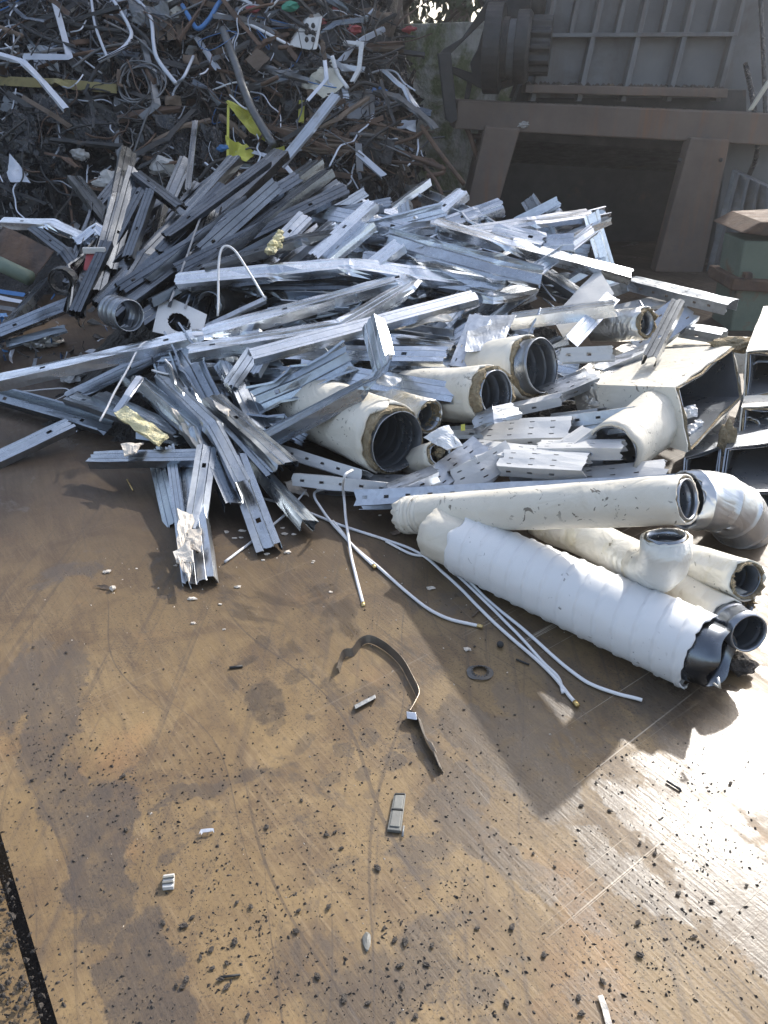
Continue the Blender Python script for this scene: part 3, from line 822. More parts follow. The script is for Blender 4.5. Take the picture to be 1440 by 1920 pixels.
# the white duct wrapped in a spiral band
G0, G1 = G(862, 1018, .105), G(1335, 1232, .108)
Gax = (G1 - G0).normalized()
gt = empty('spiral_wrapped_duct', (G0 + G1) / 2 - Vector((0, 0, .105)), 'large white duct spirally wrapped, lowest of the front pile with a crushed grey end', 'duct')
glen = (G1 - G0).length
def spiral(name, a, b, r0, r1, pitch, mat, parent, nseg=56):
    n = max(60, int((b - a).length / .0045))
    fr = frames([a, b], Vector((.1, .2, 1)))[0]
    vs, fs, uvs = [], [], []
    L_ = (b - a).length
    for i in range(n + 1):
        s = i / n
        for k in range(nseg):
            th = 2 * math.pi * k / nseg
            ph = (s * L_ / pitch + th / (2 * math.pi)) % 1.0
            lap = .0022 * (1 - ph) + (.0030 if ph < .12 else 0)
            r = r0 + (r1 - r0) * s + lap + .0016 * nz((math.cos(th) * 2, math.sin(th) * 2, s * 5), 1.4, 3) + .0005 * nz((math.cos(th) * 7, math.sin(th) * 7, s * 30), 1.2, 1)
            j = 0
            if i == n: j = .012 * (nz((math.cos(th) * 2, math.sin(th) * 2, 1), 1.5, 8) + .6 * nz((math.cos(th) * 6, math.sin(th) * 6, 1), 1.3, 2))
            if i == 0: j = .022 * nz((math.cos(th) * 2, math.sin(th) * 2, 4), 1.5, 1)
            vs.append(a.lerp(b, s) + fr[1] * (r * math.cos(th)) + fr[2] * (r * math.sin(th)) + fr[0] * j); uvs.append((s * L_, th))
    for i in range(n):
        for k in range(nseg):
            k2 = (k + 1) % nseg
            fs.append((i * nseg + k, i * nseg + k2, (i + 1) * nseg + k2, (i + 1) * nseg + k))
    return mesh(name, vs, fs, mat, parent, uvs, True, solid=.005, offset=-1)
spiral('wrapping', G0 + Gax * .02, G1 - Gax * .035, .099, .108, .062, white_wrap, gt)
# dented liner sticking out at the near end, corners pushed in
vs, fs = [], []
fr = frames([G0, G1], Vector((.1, .2, 1)))[0]
ns, nr = 48, 14
for i in range(nr + 1):
    s = -.30 + .325 * i / nr
    cr = max(0, (s + .06) / .085)
    for k in range(ns):
        th = 2 * math.pi * k / ns
        r = .094 - cr * .020 * max(0, math.sin(th + 2.2)) ** 3 - .005 * cr * math.sin(2.0 * th + .4) ** 2
        j = (.012 * math.sin(2 * th + .6) + .006 * math.sin(5 * th)) if i == nr else 0
        vs.append(G1 + fr[0] * (s + j) + fr[1] * (r * math.cos(th)) + fr[2] * (r * math.sin(th)))
for i in range(nr):
    for k in range(ns):
        k2 = (k + 1) % ns
        fs.append((i * ns + k, i * ns + k2, (i + 1) * ns + k2, (i + 1) * ns + k))
mesh('crushed_liner', vs, fs, zinc_shaded, gt, smooth=True, solid=.003)
b0 = G0 - Gax * .11
shell('jacket', [b0, G0 + Gax * .10], .092, .006, cream, gt, 44, jag0=.01, seed=12, dent=.006)
shell('liner', [b0 + Gax * .01, G1 - Gax * .2], .080, .004, liner, gt, 40, rib=(.2, .003), seed=12)
tube('loose_foil_strip', [Q(1338, 1282, 2.0), Q(1350, 1290, 1.98), Q(1346, 1270, 1.99)], .004, foil, gt, 6)

# pipe with an elbow turned up
hp = [Q(1020, 982, 2.95), Q(1100, 1010, 2.70), Q(1172, 1044, 2.46), Q(1212, 1064, 2.34), Q(1236, 1064, 2.265), Q(1248, 1044, 2.22), Q(1249, 1003, 2.195)]
hp = smooth_path(hp, 6)
te_ = duct('yellowed pipe with pale elbow turned up, on top of the white spiral duct', None, None, .054, .066, pale_foil, .008, .005, name='elbow_pipe', path=hp, seed=14, wool_len=-.002, dent=.003, rib=.11, wj=.008)
hl = lengths(hp)
ha = [p for p, l in zip(hp, hl) if l > hl[-1] - .235]
shell('elbow_sleeve', ha[:-1] + [ha[-1] - (hp[-1] - hp[-2]).normalized() * .012], .0705, .005, pale_foil, te_, 48, seed=33, dent=.004, jag0=.012, jag1=.006)
duct('short yellowed pipe behind the elbow pipe, cut end with frayed lining', Q(1225, 1035, 2.72), Q(1399, 1088, 2.27), .050, .062, pale_foil, .0, .010, name='insulated_pipe', seed=15, wool_len=.004, dent=.006)
duct('cream pipe with bare steel end, lowest beside the white spiral duct', Q(1230, 1080, 2.62), Q(1405, 1188, 2.16), .056, .062, cream, .10, .008, name='insulated_pipe', seed=16, wool_on=False)
duct('thin cream pipe squeezed between the frayed pipe and the bare ended pipe', Q(1260, 1080, 2.6), Q(1398, 1136, 2.30), .034, .042, cream, .01, .006, name='insulated_pipe', seed=17, wool_len=-.004)
ep = smooth_path([Q(1286, 938, 2.72), Q(1338, 940, 2.76), Q(1380, 964, 2.84), Q(1390, 994, 2.94), Q(1380, 1022, 3.06)], 6)
te = empty('foil_elbow', Q(1385, 1000, 2.75), 'shiny silver foil elbow duct beside the raised cream pipe mouth', 'duct')
shell('elbow', ep, .104, .006, smooth_foil, te, 44, rib=(.1, .004), seed=19, dent=.004, jag0=.02, jag1=.03)
shell('liner', ep, .094, .004, liner, te, 36, seed=19)
sheet('loose_film', [Q(1318, 893, 2.72), Q(1352, 898, 2.74), Q(1346, 918, 2.64), Q(1320, 914, 2.64)], pale_foil, te, (10, 8), .02, 16, .02, .002, 5, .01)

# big rectangular duct with a round branch
def box_duct(name, label, mouth, back, thick, mat, n=10, seed=0, wool_rim=True, cat='duct', group=None, dent=.01, inner=liner, plug=True, jag=.02):
    """hollow four-sided duct between two quads: outer skin, steel lining, wool in the cut rim"""
    t = empty(name, sum(mouth + back, Vector()) / 8, label, cat, group)
    cm, cb = sum(mouth, Vector()) / 4, sum(back, Vector()) / 4
    o = seed * 2.3 + 5
    def loop(f, k, inset):
        c = cb.lerp(cm, f)
        pts = []
        for i in range(4):
            a = back[i].lerp(mouth[i], f); b = back[(i + 1) % 4].lerp(mouth[(i + 1) % 4], f)
            for q in range(k):
                p = a.lerp(b, q / k)
                out = p - c
                w_ = dent * nz(p, 6, o) * (1 if 0 < f < 1 else .6)
                pts.append(c + out * (1 - inset / max(.05, out.length)) + out.normalized() * w_)
        return pts
    k = 8
    def skin(nm, inset, m, f0=0.0, f1=1.0, th=.004, jag=.0):
        vs, fs = [], []
        for i in range(n + 1):
            ring = loop(f0 + (f1 - f0) * i / n, k, inset)
            if i == n and jag:
                ax = (cm - cb).normalized()
                ring = [p + ax * jag * nz(p, 14, o) for p in ring]
            vs += ring
        m4 = 4 * k
        for i in range(n):
            for q in range(m4):
                q2 = (q + 1) % m4
                fs.append((i * m4 + q, i * m4 + q2, (i + 1) * m4 + q2, (i + 1) * m4 + q))
        ob = mesh(nm, vs, fs, m, t, solid=th)
        return ob
    skin('jacket' if mat is not liner else 'casing', 0, mat, 0, 1, .006, jag if wool_rim else .004)
    if inner:
        skin('lining', thick, inner, 0, 1.0, .003, .004)
    if wool_rim:
        ro, ri = loop(.995, k, .008), loop(.985, k, thick - .004)
        ax = (cm - cb).normalized()
        m4 = 4 * k
        vs = [p + ax * .012 * nz(p, 22, o) for p in ro] + [a.lerp(b, .5) + ax * (.012 + .02 * nz(a, 25, o + 2)) for a, b in zip(ro, ri)] + [p for p in ri]
        fs = []
        for q in range(m4):
            q2 = (q + 1) % m4
            fs += [(q, q2, m4 + q2, m4 + q), (m4 + q, m4 + q2, 2 * m4 + q2, 2 * m4 + q)]
        mesh('wool_rim', vs, fs, wool, t)
    if plug:
        mesh('end_plate', loop(.002, k, thick * .5), [tuple(range(4 * k))], liner, t, solid=.003)
    return t

tl = box_duct('rectangular_duct', 'huge dented cream rectangular duct with a round branch and wide torn mouth', 
     [Q(1268, 727, 3.02), Q(1374, 650, 3.42), Q(1392, 745, 3.32), Q(1290, 848, 2.98)],
     [Q(1120, 722, 3.40), Q(1215, 655, 3.85), Q(1225, 745, 3.80), Q(1128, 800, 3.38)], .022, cream, 12, 2, dent=.008, jag=.012)
box = [Q(1070, 702, 3.55), Q(1180, 640, 4.0), Q(1190, 745, 3.98), Q(1085, 775, 3.52)]
fb = [Q(1124, 723, 3.385), Q(1218, 657, 3.83), Q(1228, 743, 3.78), Q(1132, 798, 3.365)]
cc = sum(fb, Vector()) / 4
fb2 = [cc + (p - cc) * .86 for p in fb]; bc = sum(box, Vector()) / 4
vs, fs = [], []
for i in range(9):
    for e in range(4):
        for q in range(6):
            p = box[e].lerp(box[(e + 1) % 4], q / 6).lerp(fb2[e].lerp(fb2[(e + 1) % 4], q / 6), i / 8)
            vs.append(p + (p - cc).normalized() * .012 * nz(p, 11, 3))
for i in range(8):
    for q in range(24): fs.append((i * 24 + q, i * 24 + (q + 1) % 24, (i + 1) * 24 + (q + 1) % 24, (i + 1) * 24 + q))
mesh('bare_neck', vs, fs, foil, tl, solid=.003)
# round branch
bp = [Q(1236, 786, 3.15), Q(1210, 804, 3.09), Q(1180, 824, 3.02), Q(1148, 846, 2.94)]
shell('branch', bp, lambda f: .112 + .035 * max(0, .3 - f), .012, cream, tl, 48, jag1=.006, seed=21, dent=.006)
shell('branch_lining', bp, .098, .003, liner, tl, 44, rib=(.09, .003), seed=22)
for k, (x, y, d, s) in enumerate(((1298, 806, 3.12, .04), (1312, 800, 3.16, .05), (1290, 775, 3.14, .05))):
    sheet('paper_wad', [Q(x - 12, y - 10, d), Q(x + 10, y - 12, d + .03), Q(x + 14, y + 8, d), Q(x - 10, y + 10, d - .02)], white_wrap, tl, (8, 8), .02, 18, .03, .006, k, .01)

rect_group = None
def rect(label, pts, d, back, thick=.012, mat=None, wool_rim=False, seed=0):
    m = [Q(x, y, d + (.06 if i in (1, 2) else 0)) for i, (x, y) in enumerate(pts)]
    b = [p + back for p in m]
    return box_duct('rectangular_duct', label, m, b, thick, mat or liner, 6, seed, wool_rim, dent=.006)
rect('upper open steel box duct at the yard edge with a round pipe inside', [(1400, 660), (1500, 650), (1500, 742), (1394, 748)], 3.30, Vector((.36, .68, .02)), .022, cream, True, 31)
rect('middle open steel box duct at the yard edge stuffed with wrapped pipe ends', [(1391, 764), (1490, 758), (1490, 832), (1384, 836)], 3.20, Vector((.34, .66, .02)), .022, cream, True, 32)
rect('dark open box duct on the floor under the wide torn mouth', [(1284, 858), (1352, 838), (1345, 915), (1278, 925)], 3.06, Vector((.28, .62, 0)), .012, liner, False, 33)
rect('bottom open box duct at the yard edge on the floor plate', [(1362, 842), (1500, 822), (1500, 920), (1350, 916)], 3.05, Vector((.33, .64, 0)), .012, liner, False, 34)
rect('flat galvanised box duct lying on the floor plate behind the foil elbow', [(1352, 925), (1500, 920), (1500, 958), (1380, 968)], 2.98, Vector((.3, .5, 0)), .012, liner, False, 36)
duct('round steel pipe lying inside the upper box duct', Q(1425, 695, 3.8), Q(1428, 706, 3.42), .066, .071, liner, .005, .003, name='insulated_pipe', seed=41, wool_on=False)
duct('small wrapped pipe inside the middle box duct', Q(1400, 800, 3.6), Q(1402, 806, 3.28), .042, .055, foil, .0, .01, name='insulated_pipe', seed=42, wool_len=.0)
duct('second small wrapped pipe inside the middle box duct', Q(1440, 796, 3.6), Q(1446, 806, 3.30), .035, .055, foil, .0, .01, name='insulated_pipe', seed=43, wool_len=.0)
box_duct('rectangular_duct', 'long white jacketed box duct lying behind the huge rectangular duct', [Q(1215, 650, 4.05), Q(1228, 630, 4.35), Q(1228, 690, 4.35), Q(1215, 700, 4.05)],
     [Q(1560, 655, 3.55), Q(1540, 634, 3.9), Q(1540, 690, 3.9), Q(1560, 700, 3.55)], .015, cream, 8, 37, False)
lump('wool_tuft', Q(1385, 645, 3.5), .05, wool, None, 3, (2.2, 1, .6), 3, .6)
tag(bpy.data.objects['wool_tuft'], 'tuft of torn mineral wool on the rim of the upper box duct', 'insulation')
o = lump('wool_tuft', Q(1362, 826, 3.12), .045, wool, None, 6, (.7, .8, 1.5), 3, .7)
tag(o, 'ragged tuft of mineral wool between the box ducts', 'insulation')
# the ring of spiral duct and the plate with an oval hole, back in the heap
tr = empty('duct_ring', Q(235, 585, 4.0), 'short ring of spiral steel duct lying loose in the dark part of the heap', 'duct')
shell('ring', [Q(210, 582, 3.98), Q(243, 592, 3.85)], .078, .004, liner, tr, 40, rib=(.05, .003), seed=44)
o = sheet('vent_plate', [Q(286, 622, 3.92), Q(302, 550, 4.05), Q(388, 590, 3.95), Q(375, 642, 3.82)], tray_white, None, (48, 48), .004, 4, 0, .003, 2, hole=(.42, .5, .26, .24))
tag(o, 'white metal plate with an oval hole leaning in the heap', 'plate')

# ------------------------------------------------------------------ the heap of studs: what lies under it
def mound(name, fn, x0, x1, y0, y1, nx, ny, mat, label=None):
    vs, fs = [], []
    for i in range(nx + 1):
        for j in range(ny + 1):
            x = x0 + (x1 - x0) * i / nx; y = y0 + (y1 - y0) * j / ny
            vs.append(Vector((x, y, fn(x, y))))
    for i in range(nx):
        for j in range(ny):
            a = i * (ny + 1) + j
            fs.append((a, a + ny + 1, a + ny + 2, a + 1))
    o = mesh(name, vs, fs, mat)
    o['kind'] = 'stuff'
    if label: tag(o, label)
    return o

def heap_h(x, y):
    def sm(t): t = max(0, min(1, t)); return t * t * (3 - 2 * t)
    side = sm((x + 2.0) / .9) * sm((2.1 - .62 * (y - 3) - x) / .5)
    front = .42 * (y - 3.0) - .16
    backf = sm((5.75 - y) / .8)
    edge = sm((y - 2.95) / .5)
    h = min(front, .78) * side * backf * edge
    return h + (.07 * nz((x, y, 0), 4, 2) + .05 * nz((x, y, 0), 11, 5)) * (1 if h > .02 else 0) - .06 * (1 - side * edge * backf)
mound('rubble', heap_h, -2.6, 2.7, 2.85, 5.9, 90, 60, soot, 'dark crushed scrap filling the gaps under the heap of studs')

# ------------------------------------------------------------------ studs one can point to
GS = None
def stud(label, pts, w=.072, f=.042, roll=0, kind='stud', mat=None, group=None, name=None, cat='stud', seed=None, holes=True, **kw):
    stud.n += 1
    seed = seed if seed is not None else stud.n
    rs = random.Random(seed * 13 + 5)
    mat = mat or zinc
    if kind in ('stud', 'track') and w > .045 and name is None: w, f = w * 1.2, f * 1.12
    if kind == 'stud': prof, hc, per, hl = prof_stud(w, f), STUD_HOLES, .6, .026
    elif kind == 'track': prof, hc, per, hl = prof_track(w, f), (), 1, .03
    elif kind == 'tray': prof, hc, per, hl = prof_tray(w, f), TRAY_HOLES, .085, .019
    elif kind == 'angle': prof, hc, per, hl = prof_angle(w, f), (), 1, .03
    else: prof, hc, per, hl = prof_strip(w), (), 1, .03
    if not holes: hc = ()
    nm = name or {'stud': 'metal_stud', 'track': 'metal_track', 'tray': 'cable_tray', 'angle': 'metal_angle', 'strip': 'metal_strip'}[kind]
    o = section(nm, pts, prof, hc, per, hl, kw.pop('first', rs.uniform(.06, .3) if kind == 'stud' else .03), roll, mat, seed=seed, **kw)
    return tag(o, label, cat, group)
stud.n = 0
def sp(*a): return [S(*p) for p in a]

# front and middle, drawn where they lie in the photo
stud('very long stud reaching to the edge, folded back in a hairpin at its upper end', sp((-30, 714, .03), (380, 622, .13), (752, 519, .20), (768, 530, .22), (640, 606, .24), (352, 654, .20)), .074, .046, 25, seed=101, crush=.75)
stud('straight bright stud lying over the hairpin folded stud', sp((470, 664, .30), (892, 552, .27)), .062, .038, 10, 'track', seed=102, splay=.05, dent=.002, twist=.08)
stud('long lipped stud lying flat on the plate at the edge, open side up', [G(-30, 736, .045), G(205, 803, .045)], .075, .045, 165, mat=zinc_mid, seed=103)
stud('short channel at the edge with one dark slot, its end on the lipped stud', [G(-30, 868, .03), Q(132, 792, 3.62)], .072, .03, 20, mat=zinc_mid, seed=104)
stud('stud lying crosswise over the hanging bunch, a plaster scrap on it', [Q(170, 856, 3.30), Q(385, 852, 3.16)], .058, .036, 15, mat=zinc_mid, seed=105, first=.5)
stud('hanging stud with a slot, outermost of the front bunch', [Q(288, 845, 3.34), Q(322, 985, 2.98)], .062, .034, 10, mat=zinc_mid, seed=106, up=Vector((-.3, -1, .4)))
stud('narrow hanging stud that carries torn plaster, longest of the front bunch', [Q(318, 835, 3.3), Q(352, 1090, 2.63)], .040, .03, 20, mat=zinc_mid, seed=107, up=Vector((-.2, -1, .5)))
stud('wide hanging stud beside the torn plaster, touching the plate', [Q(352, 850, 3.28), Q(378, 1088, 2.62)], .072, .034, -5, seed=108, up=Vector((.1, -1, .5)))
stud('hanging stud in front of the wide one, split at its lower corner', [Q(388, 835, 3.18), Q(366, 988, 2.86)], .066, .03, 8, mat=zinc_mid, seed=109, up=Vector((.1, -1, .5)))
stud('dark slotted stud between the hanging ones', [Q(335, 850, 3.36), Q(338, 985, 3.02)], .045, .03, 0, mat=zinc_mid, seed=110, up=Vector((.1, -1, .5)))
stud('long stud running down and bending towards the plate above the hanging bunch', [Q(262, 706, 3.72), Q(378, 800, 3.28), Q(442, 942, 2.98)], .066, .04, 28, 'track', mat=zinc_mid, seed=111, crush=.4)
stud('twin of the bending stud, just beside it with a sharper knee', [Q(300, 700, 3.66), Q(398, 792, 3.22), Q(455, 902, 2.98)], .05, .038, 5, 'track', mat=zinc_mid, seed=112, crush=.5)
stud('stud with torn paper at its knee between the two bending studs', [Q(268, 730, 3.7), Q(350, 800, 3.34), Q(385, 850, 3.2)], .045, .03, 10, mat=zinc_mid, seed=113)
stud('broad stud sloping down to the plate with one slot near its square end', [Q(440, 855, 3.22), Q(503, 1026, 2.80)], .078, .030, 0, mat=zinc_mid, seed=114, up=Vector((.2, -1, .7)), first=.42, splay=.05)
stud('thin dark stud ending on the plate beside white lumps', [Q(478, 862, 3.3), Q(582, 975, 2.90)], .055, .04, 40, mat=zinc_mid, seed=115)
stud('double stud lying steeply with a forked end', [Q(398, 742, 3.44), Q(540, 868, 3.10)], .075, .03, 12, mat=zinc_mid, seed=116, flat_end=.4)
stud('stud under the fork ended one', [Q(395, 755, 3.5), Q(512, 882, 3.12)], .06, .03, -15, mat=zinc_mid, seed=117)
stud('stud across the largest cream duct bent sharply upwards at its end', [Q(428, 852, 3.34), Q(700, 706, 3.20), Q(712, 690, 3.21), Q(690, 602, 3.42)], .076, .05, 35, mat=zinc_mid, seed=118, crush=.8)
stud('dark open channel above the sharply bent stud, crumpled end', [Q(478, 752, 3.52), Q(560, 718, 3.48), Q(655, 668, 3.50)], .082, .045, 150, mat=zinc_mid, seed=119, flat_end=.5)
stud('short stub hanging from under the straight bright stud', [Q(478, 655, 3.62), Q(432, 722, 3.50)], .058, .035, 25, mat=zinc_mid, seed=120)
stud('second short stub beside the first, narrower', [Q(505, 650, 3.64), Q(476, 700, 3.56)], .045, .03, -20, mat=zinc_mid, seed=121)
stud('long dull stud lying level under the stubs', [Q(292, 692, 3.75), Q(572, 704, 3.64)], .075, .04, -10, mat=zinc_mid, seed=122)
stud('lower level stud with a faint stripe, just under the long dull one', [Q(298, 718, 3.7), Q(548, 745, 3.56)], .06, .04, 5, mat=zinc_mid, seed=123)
stud('stud reaching level out over the cream duct with a bright square end', [Q(560, 690, 3.62), Q(852, 736, 3.25)], .074, .034, -20, seed=124, splay=.04)
stud('level stud whose torn end touches the perforated corner plate', [Q(508, 660, 3.80), Q(836, 664, 3.52)], .068, .036, 0, seed=125)
stud('level stud with two slots above the torn ended one', [Q(610, 620, 3.9), Q(850, 648, 3.62)], .058, .034, 10, seed=126, first=.1)
stud('wedge ended stud pointing down between the level studs', [Q(612, 640, 3.78), Q(662, 700, 3.62)], .07, .035, 30, mat=zinc_mid, seed=127)
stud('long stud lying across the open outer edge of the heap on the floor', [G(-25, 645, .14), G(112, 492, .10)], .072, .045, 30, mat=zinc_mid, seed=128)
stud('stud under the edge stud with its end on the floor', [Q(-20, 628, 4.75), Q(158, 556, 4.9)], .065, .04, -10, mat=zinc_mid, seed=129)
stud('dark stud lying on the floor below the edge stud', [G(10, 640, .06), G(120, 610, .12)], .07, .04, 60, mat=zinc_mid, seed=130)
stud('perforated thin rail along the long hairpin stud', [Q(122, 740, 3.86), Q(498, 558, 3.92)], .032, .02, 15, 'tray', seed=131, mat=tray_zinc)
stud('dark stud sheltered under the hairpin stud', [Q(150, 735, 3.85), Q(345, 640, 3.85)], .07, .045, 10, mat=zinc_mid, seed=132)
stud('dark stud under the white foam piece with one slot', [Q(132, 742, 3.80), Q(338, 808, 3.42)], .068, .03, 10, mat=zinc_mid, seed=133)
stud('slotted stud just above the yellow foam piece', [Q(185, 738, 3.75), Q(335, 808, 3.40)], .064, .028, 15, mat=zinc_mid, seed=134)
stud('blue white bent strip standing over the foam piece', [Q(215, 772, 3.48), Q(238, 742, 3.5), Q(262, 705, 3.6)], .03, .015, 10, 'angle', seed=135, mat=pale_strip)

# the dark fan that stands up on the shaded side
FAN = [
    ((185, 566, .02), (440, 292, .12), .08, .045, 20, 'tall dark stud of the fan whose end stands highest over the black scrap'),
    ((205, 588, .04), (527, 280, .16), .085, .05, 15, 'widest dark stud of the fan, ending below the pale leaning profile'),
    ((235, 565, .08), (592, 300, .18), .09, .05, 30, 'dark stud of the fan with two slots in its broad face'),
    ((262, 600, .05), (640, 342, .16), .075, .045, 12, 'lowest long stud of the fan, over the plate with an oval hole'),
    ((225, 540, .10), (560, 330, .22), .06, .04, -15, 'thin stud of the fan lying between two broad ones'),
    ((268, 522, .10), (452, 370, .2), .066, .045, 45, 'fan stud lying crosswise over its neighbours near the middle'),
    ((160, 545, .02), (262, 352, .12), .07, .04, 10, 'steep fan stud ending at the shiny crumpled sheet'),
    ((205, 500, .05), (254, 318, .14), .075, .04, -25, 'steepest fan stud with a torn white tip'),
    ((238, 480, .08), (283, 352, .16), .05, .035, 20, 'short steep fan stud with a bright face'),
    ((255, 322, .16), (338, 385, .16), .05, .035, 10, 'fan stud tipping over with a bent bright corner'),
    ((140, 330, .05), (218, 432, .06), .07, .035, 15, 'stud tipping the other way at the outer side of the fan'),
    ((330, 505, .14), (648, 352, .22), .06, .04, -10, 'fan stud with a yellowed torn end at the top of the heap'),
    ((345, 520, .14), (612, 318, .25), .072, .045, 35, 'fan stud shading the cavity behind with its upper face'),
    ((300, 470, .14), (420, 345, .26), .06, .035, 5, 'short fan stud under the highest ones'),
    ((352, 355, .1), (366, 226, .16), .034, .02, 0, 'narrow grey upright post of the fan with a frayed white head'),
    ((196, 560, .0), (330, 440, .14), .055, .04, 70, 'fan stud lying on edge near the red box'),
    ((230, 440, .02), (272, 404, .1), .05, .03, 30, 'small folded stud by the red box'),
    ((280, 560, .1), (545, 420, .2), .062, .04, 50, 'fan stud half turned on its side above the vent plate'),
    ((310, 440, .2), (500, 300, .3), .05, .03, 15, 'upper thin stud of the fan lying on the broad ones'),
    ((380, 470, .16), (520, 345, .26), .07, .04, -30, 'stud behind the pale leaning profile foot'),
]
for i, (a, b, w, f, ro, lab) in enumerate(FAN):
    stud(lab, sp(a, b), w, f, ro, mat=zinc_shaded, seed=200 + i, group='dark fan of studs on the shaded side of the heap', splay=.08)
stud('crumpled shiny stud folded over at the outer end of the fan', sp((0, 412, 0), (95, 416, .05), (150, 440, .05), (205, 470, .03)), .06, .035, 20, seed=230)
stud('small square bent stud like a hook near the red box', sp((142, 455, .06), (180, 424, .1), (212, 452, .06)), .05, .03, 20, seed=231)
stud('bent stud crossing behind the hook shaped one', sp((60, 425, .02), (120, 470, .04), (142, 500, .02)), .05, .03, -10, mat=zinc_shaded, seed=232)

# the bright upper part of the heap
stud('long stud along the ridge with a dented lower edge', sp((512, 378, .12), (700, 415, .14), (770, 432, .12)), .075, .04, -10, seed=300)
stud('white faced stud smeared with yellow foam', sp((508, 470, .2), (572, 404, .24)), .07, .03, 0, seed=301, mat=tray_zinc)
stud('stud standing up over the ridge dented stud', sp((588, 478, .2), (698, 378, .3)), .062, .04, 15, seed=302)
stud('slotted glassy stud beside it, torn at the foot', sp((608, 484, .16), (690, 418, .24)), .085, .04, 40, seed=303, first=.08)
stud('uppermost stud of the ridge pointing at the concrete wall', sp((780, 430, .06), (868, 356, .16)), .075, .045, 20, seed=304)
stud('ridge stud with a crushed bright cap in front of the press leg', sp((838, 416, .08), (900, 395, .12), (940, 380, .16)), .075, .045, 10, seed=305, flat_end=.5)
stud('forked ridge stud in front of the dark press opening', sp((965, 410, .08), (1042, 371, .18)), .072, .045, 60, seed=306)
stud('long stud running down over the ridge from the press leg to the bent plate', sp((815, 414, .18), (960, 455, .22), (1185, 512, .14)), .066, .045, 20, 'track', seed=307)
stud('long curved stud like a trough in the middle of the bright part', sp((725, 447, .18), (800, 470, .24), (930, 505, .24), (1015, 524, .22)), .085, .045, 160, 'track', seed=308, splay=.04)
stud('stud folded over like a gate at the far end, one leg hanging', sp((880, 432, .12), (1000, 414, .16), (1108, 398, .14)), .072, .045, 15, seed=309)
stud('hanging leg of the gate shaped pair, wide and straight', [S(1108, 400, .16), Q(1150, 545, 4.55)], .095, .04, 20, 'track', seed=310, up=Vector((.2, -1, .2)))
stud('short bright stud glinting in the ridge', sp((925, 430, .2), (1020, 448, .22)), .08, .03, 0, seed=311)
stud('crushed bright stud end near the hanging leg', sp((1005, 458, .18), (1078, 452, .22)), .085, .05, -10, seed=312, flat_end=.5)
stud('long wavy stud across the heap under the slotted glassy one', sp((330, 522, .16), (520, 505, .2), (655, 492, .22), (780, 510, .2), (935, 530, .16)), .075, .045, 10, 'track', seed=313)
stud('dull stud with one round hole beneath the wavy stud', sp((455, 530, .1), (640, 530, .12), (760, 540, .1)), .06, .04, -25, mat=zinc_shaded, seed=314)
stud('pale flat stud reaching from the wavy stud to the ridge', sp((680, 482, .14), (870, 512, .18)), .07, .03, -5, 'track', seed=315)
stud('blue white stud with a torn corner beneath the trough', sp((760, 515, .16), (945, 540, .18)), .07, .04, -15, seed=316)
stud('bright short stud standing out at the middle', sp((690, 500, .2), (748, 455, .26)), .07, .04, 10, 'track', seed=317)
stud('stud with bright end beneath the trough end', sp((880, 540, .16), (925, 552, .2), (1000, 535, .14)), .06, .04, 20, seed=318)
stud('long stud from the dark part into the bright middle', sp((380, 500, .18), (560, 445, .24), (640, 432, .22)), .06, .04, 30, mat=zinc_shaded, seed=319)
stud('ridge stud leaning at the press leg with its open side out', sp((690, 430, .1), (830, 395, .14)), .06, .04, 150, seed=320)
stud('ridge stud with a chipped bright tip behind the forked one', sp((1000, 405, .06), (1048, 385, .12)), .06, .04, 0, seed=321)

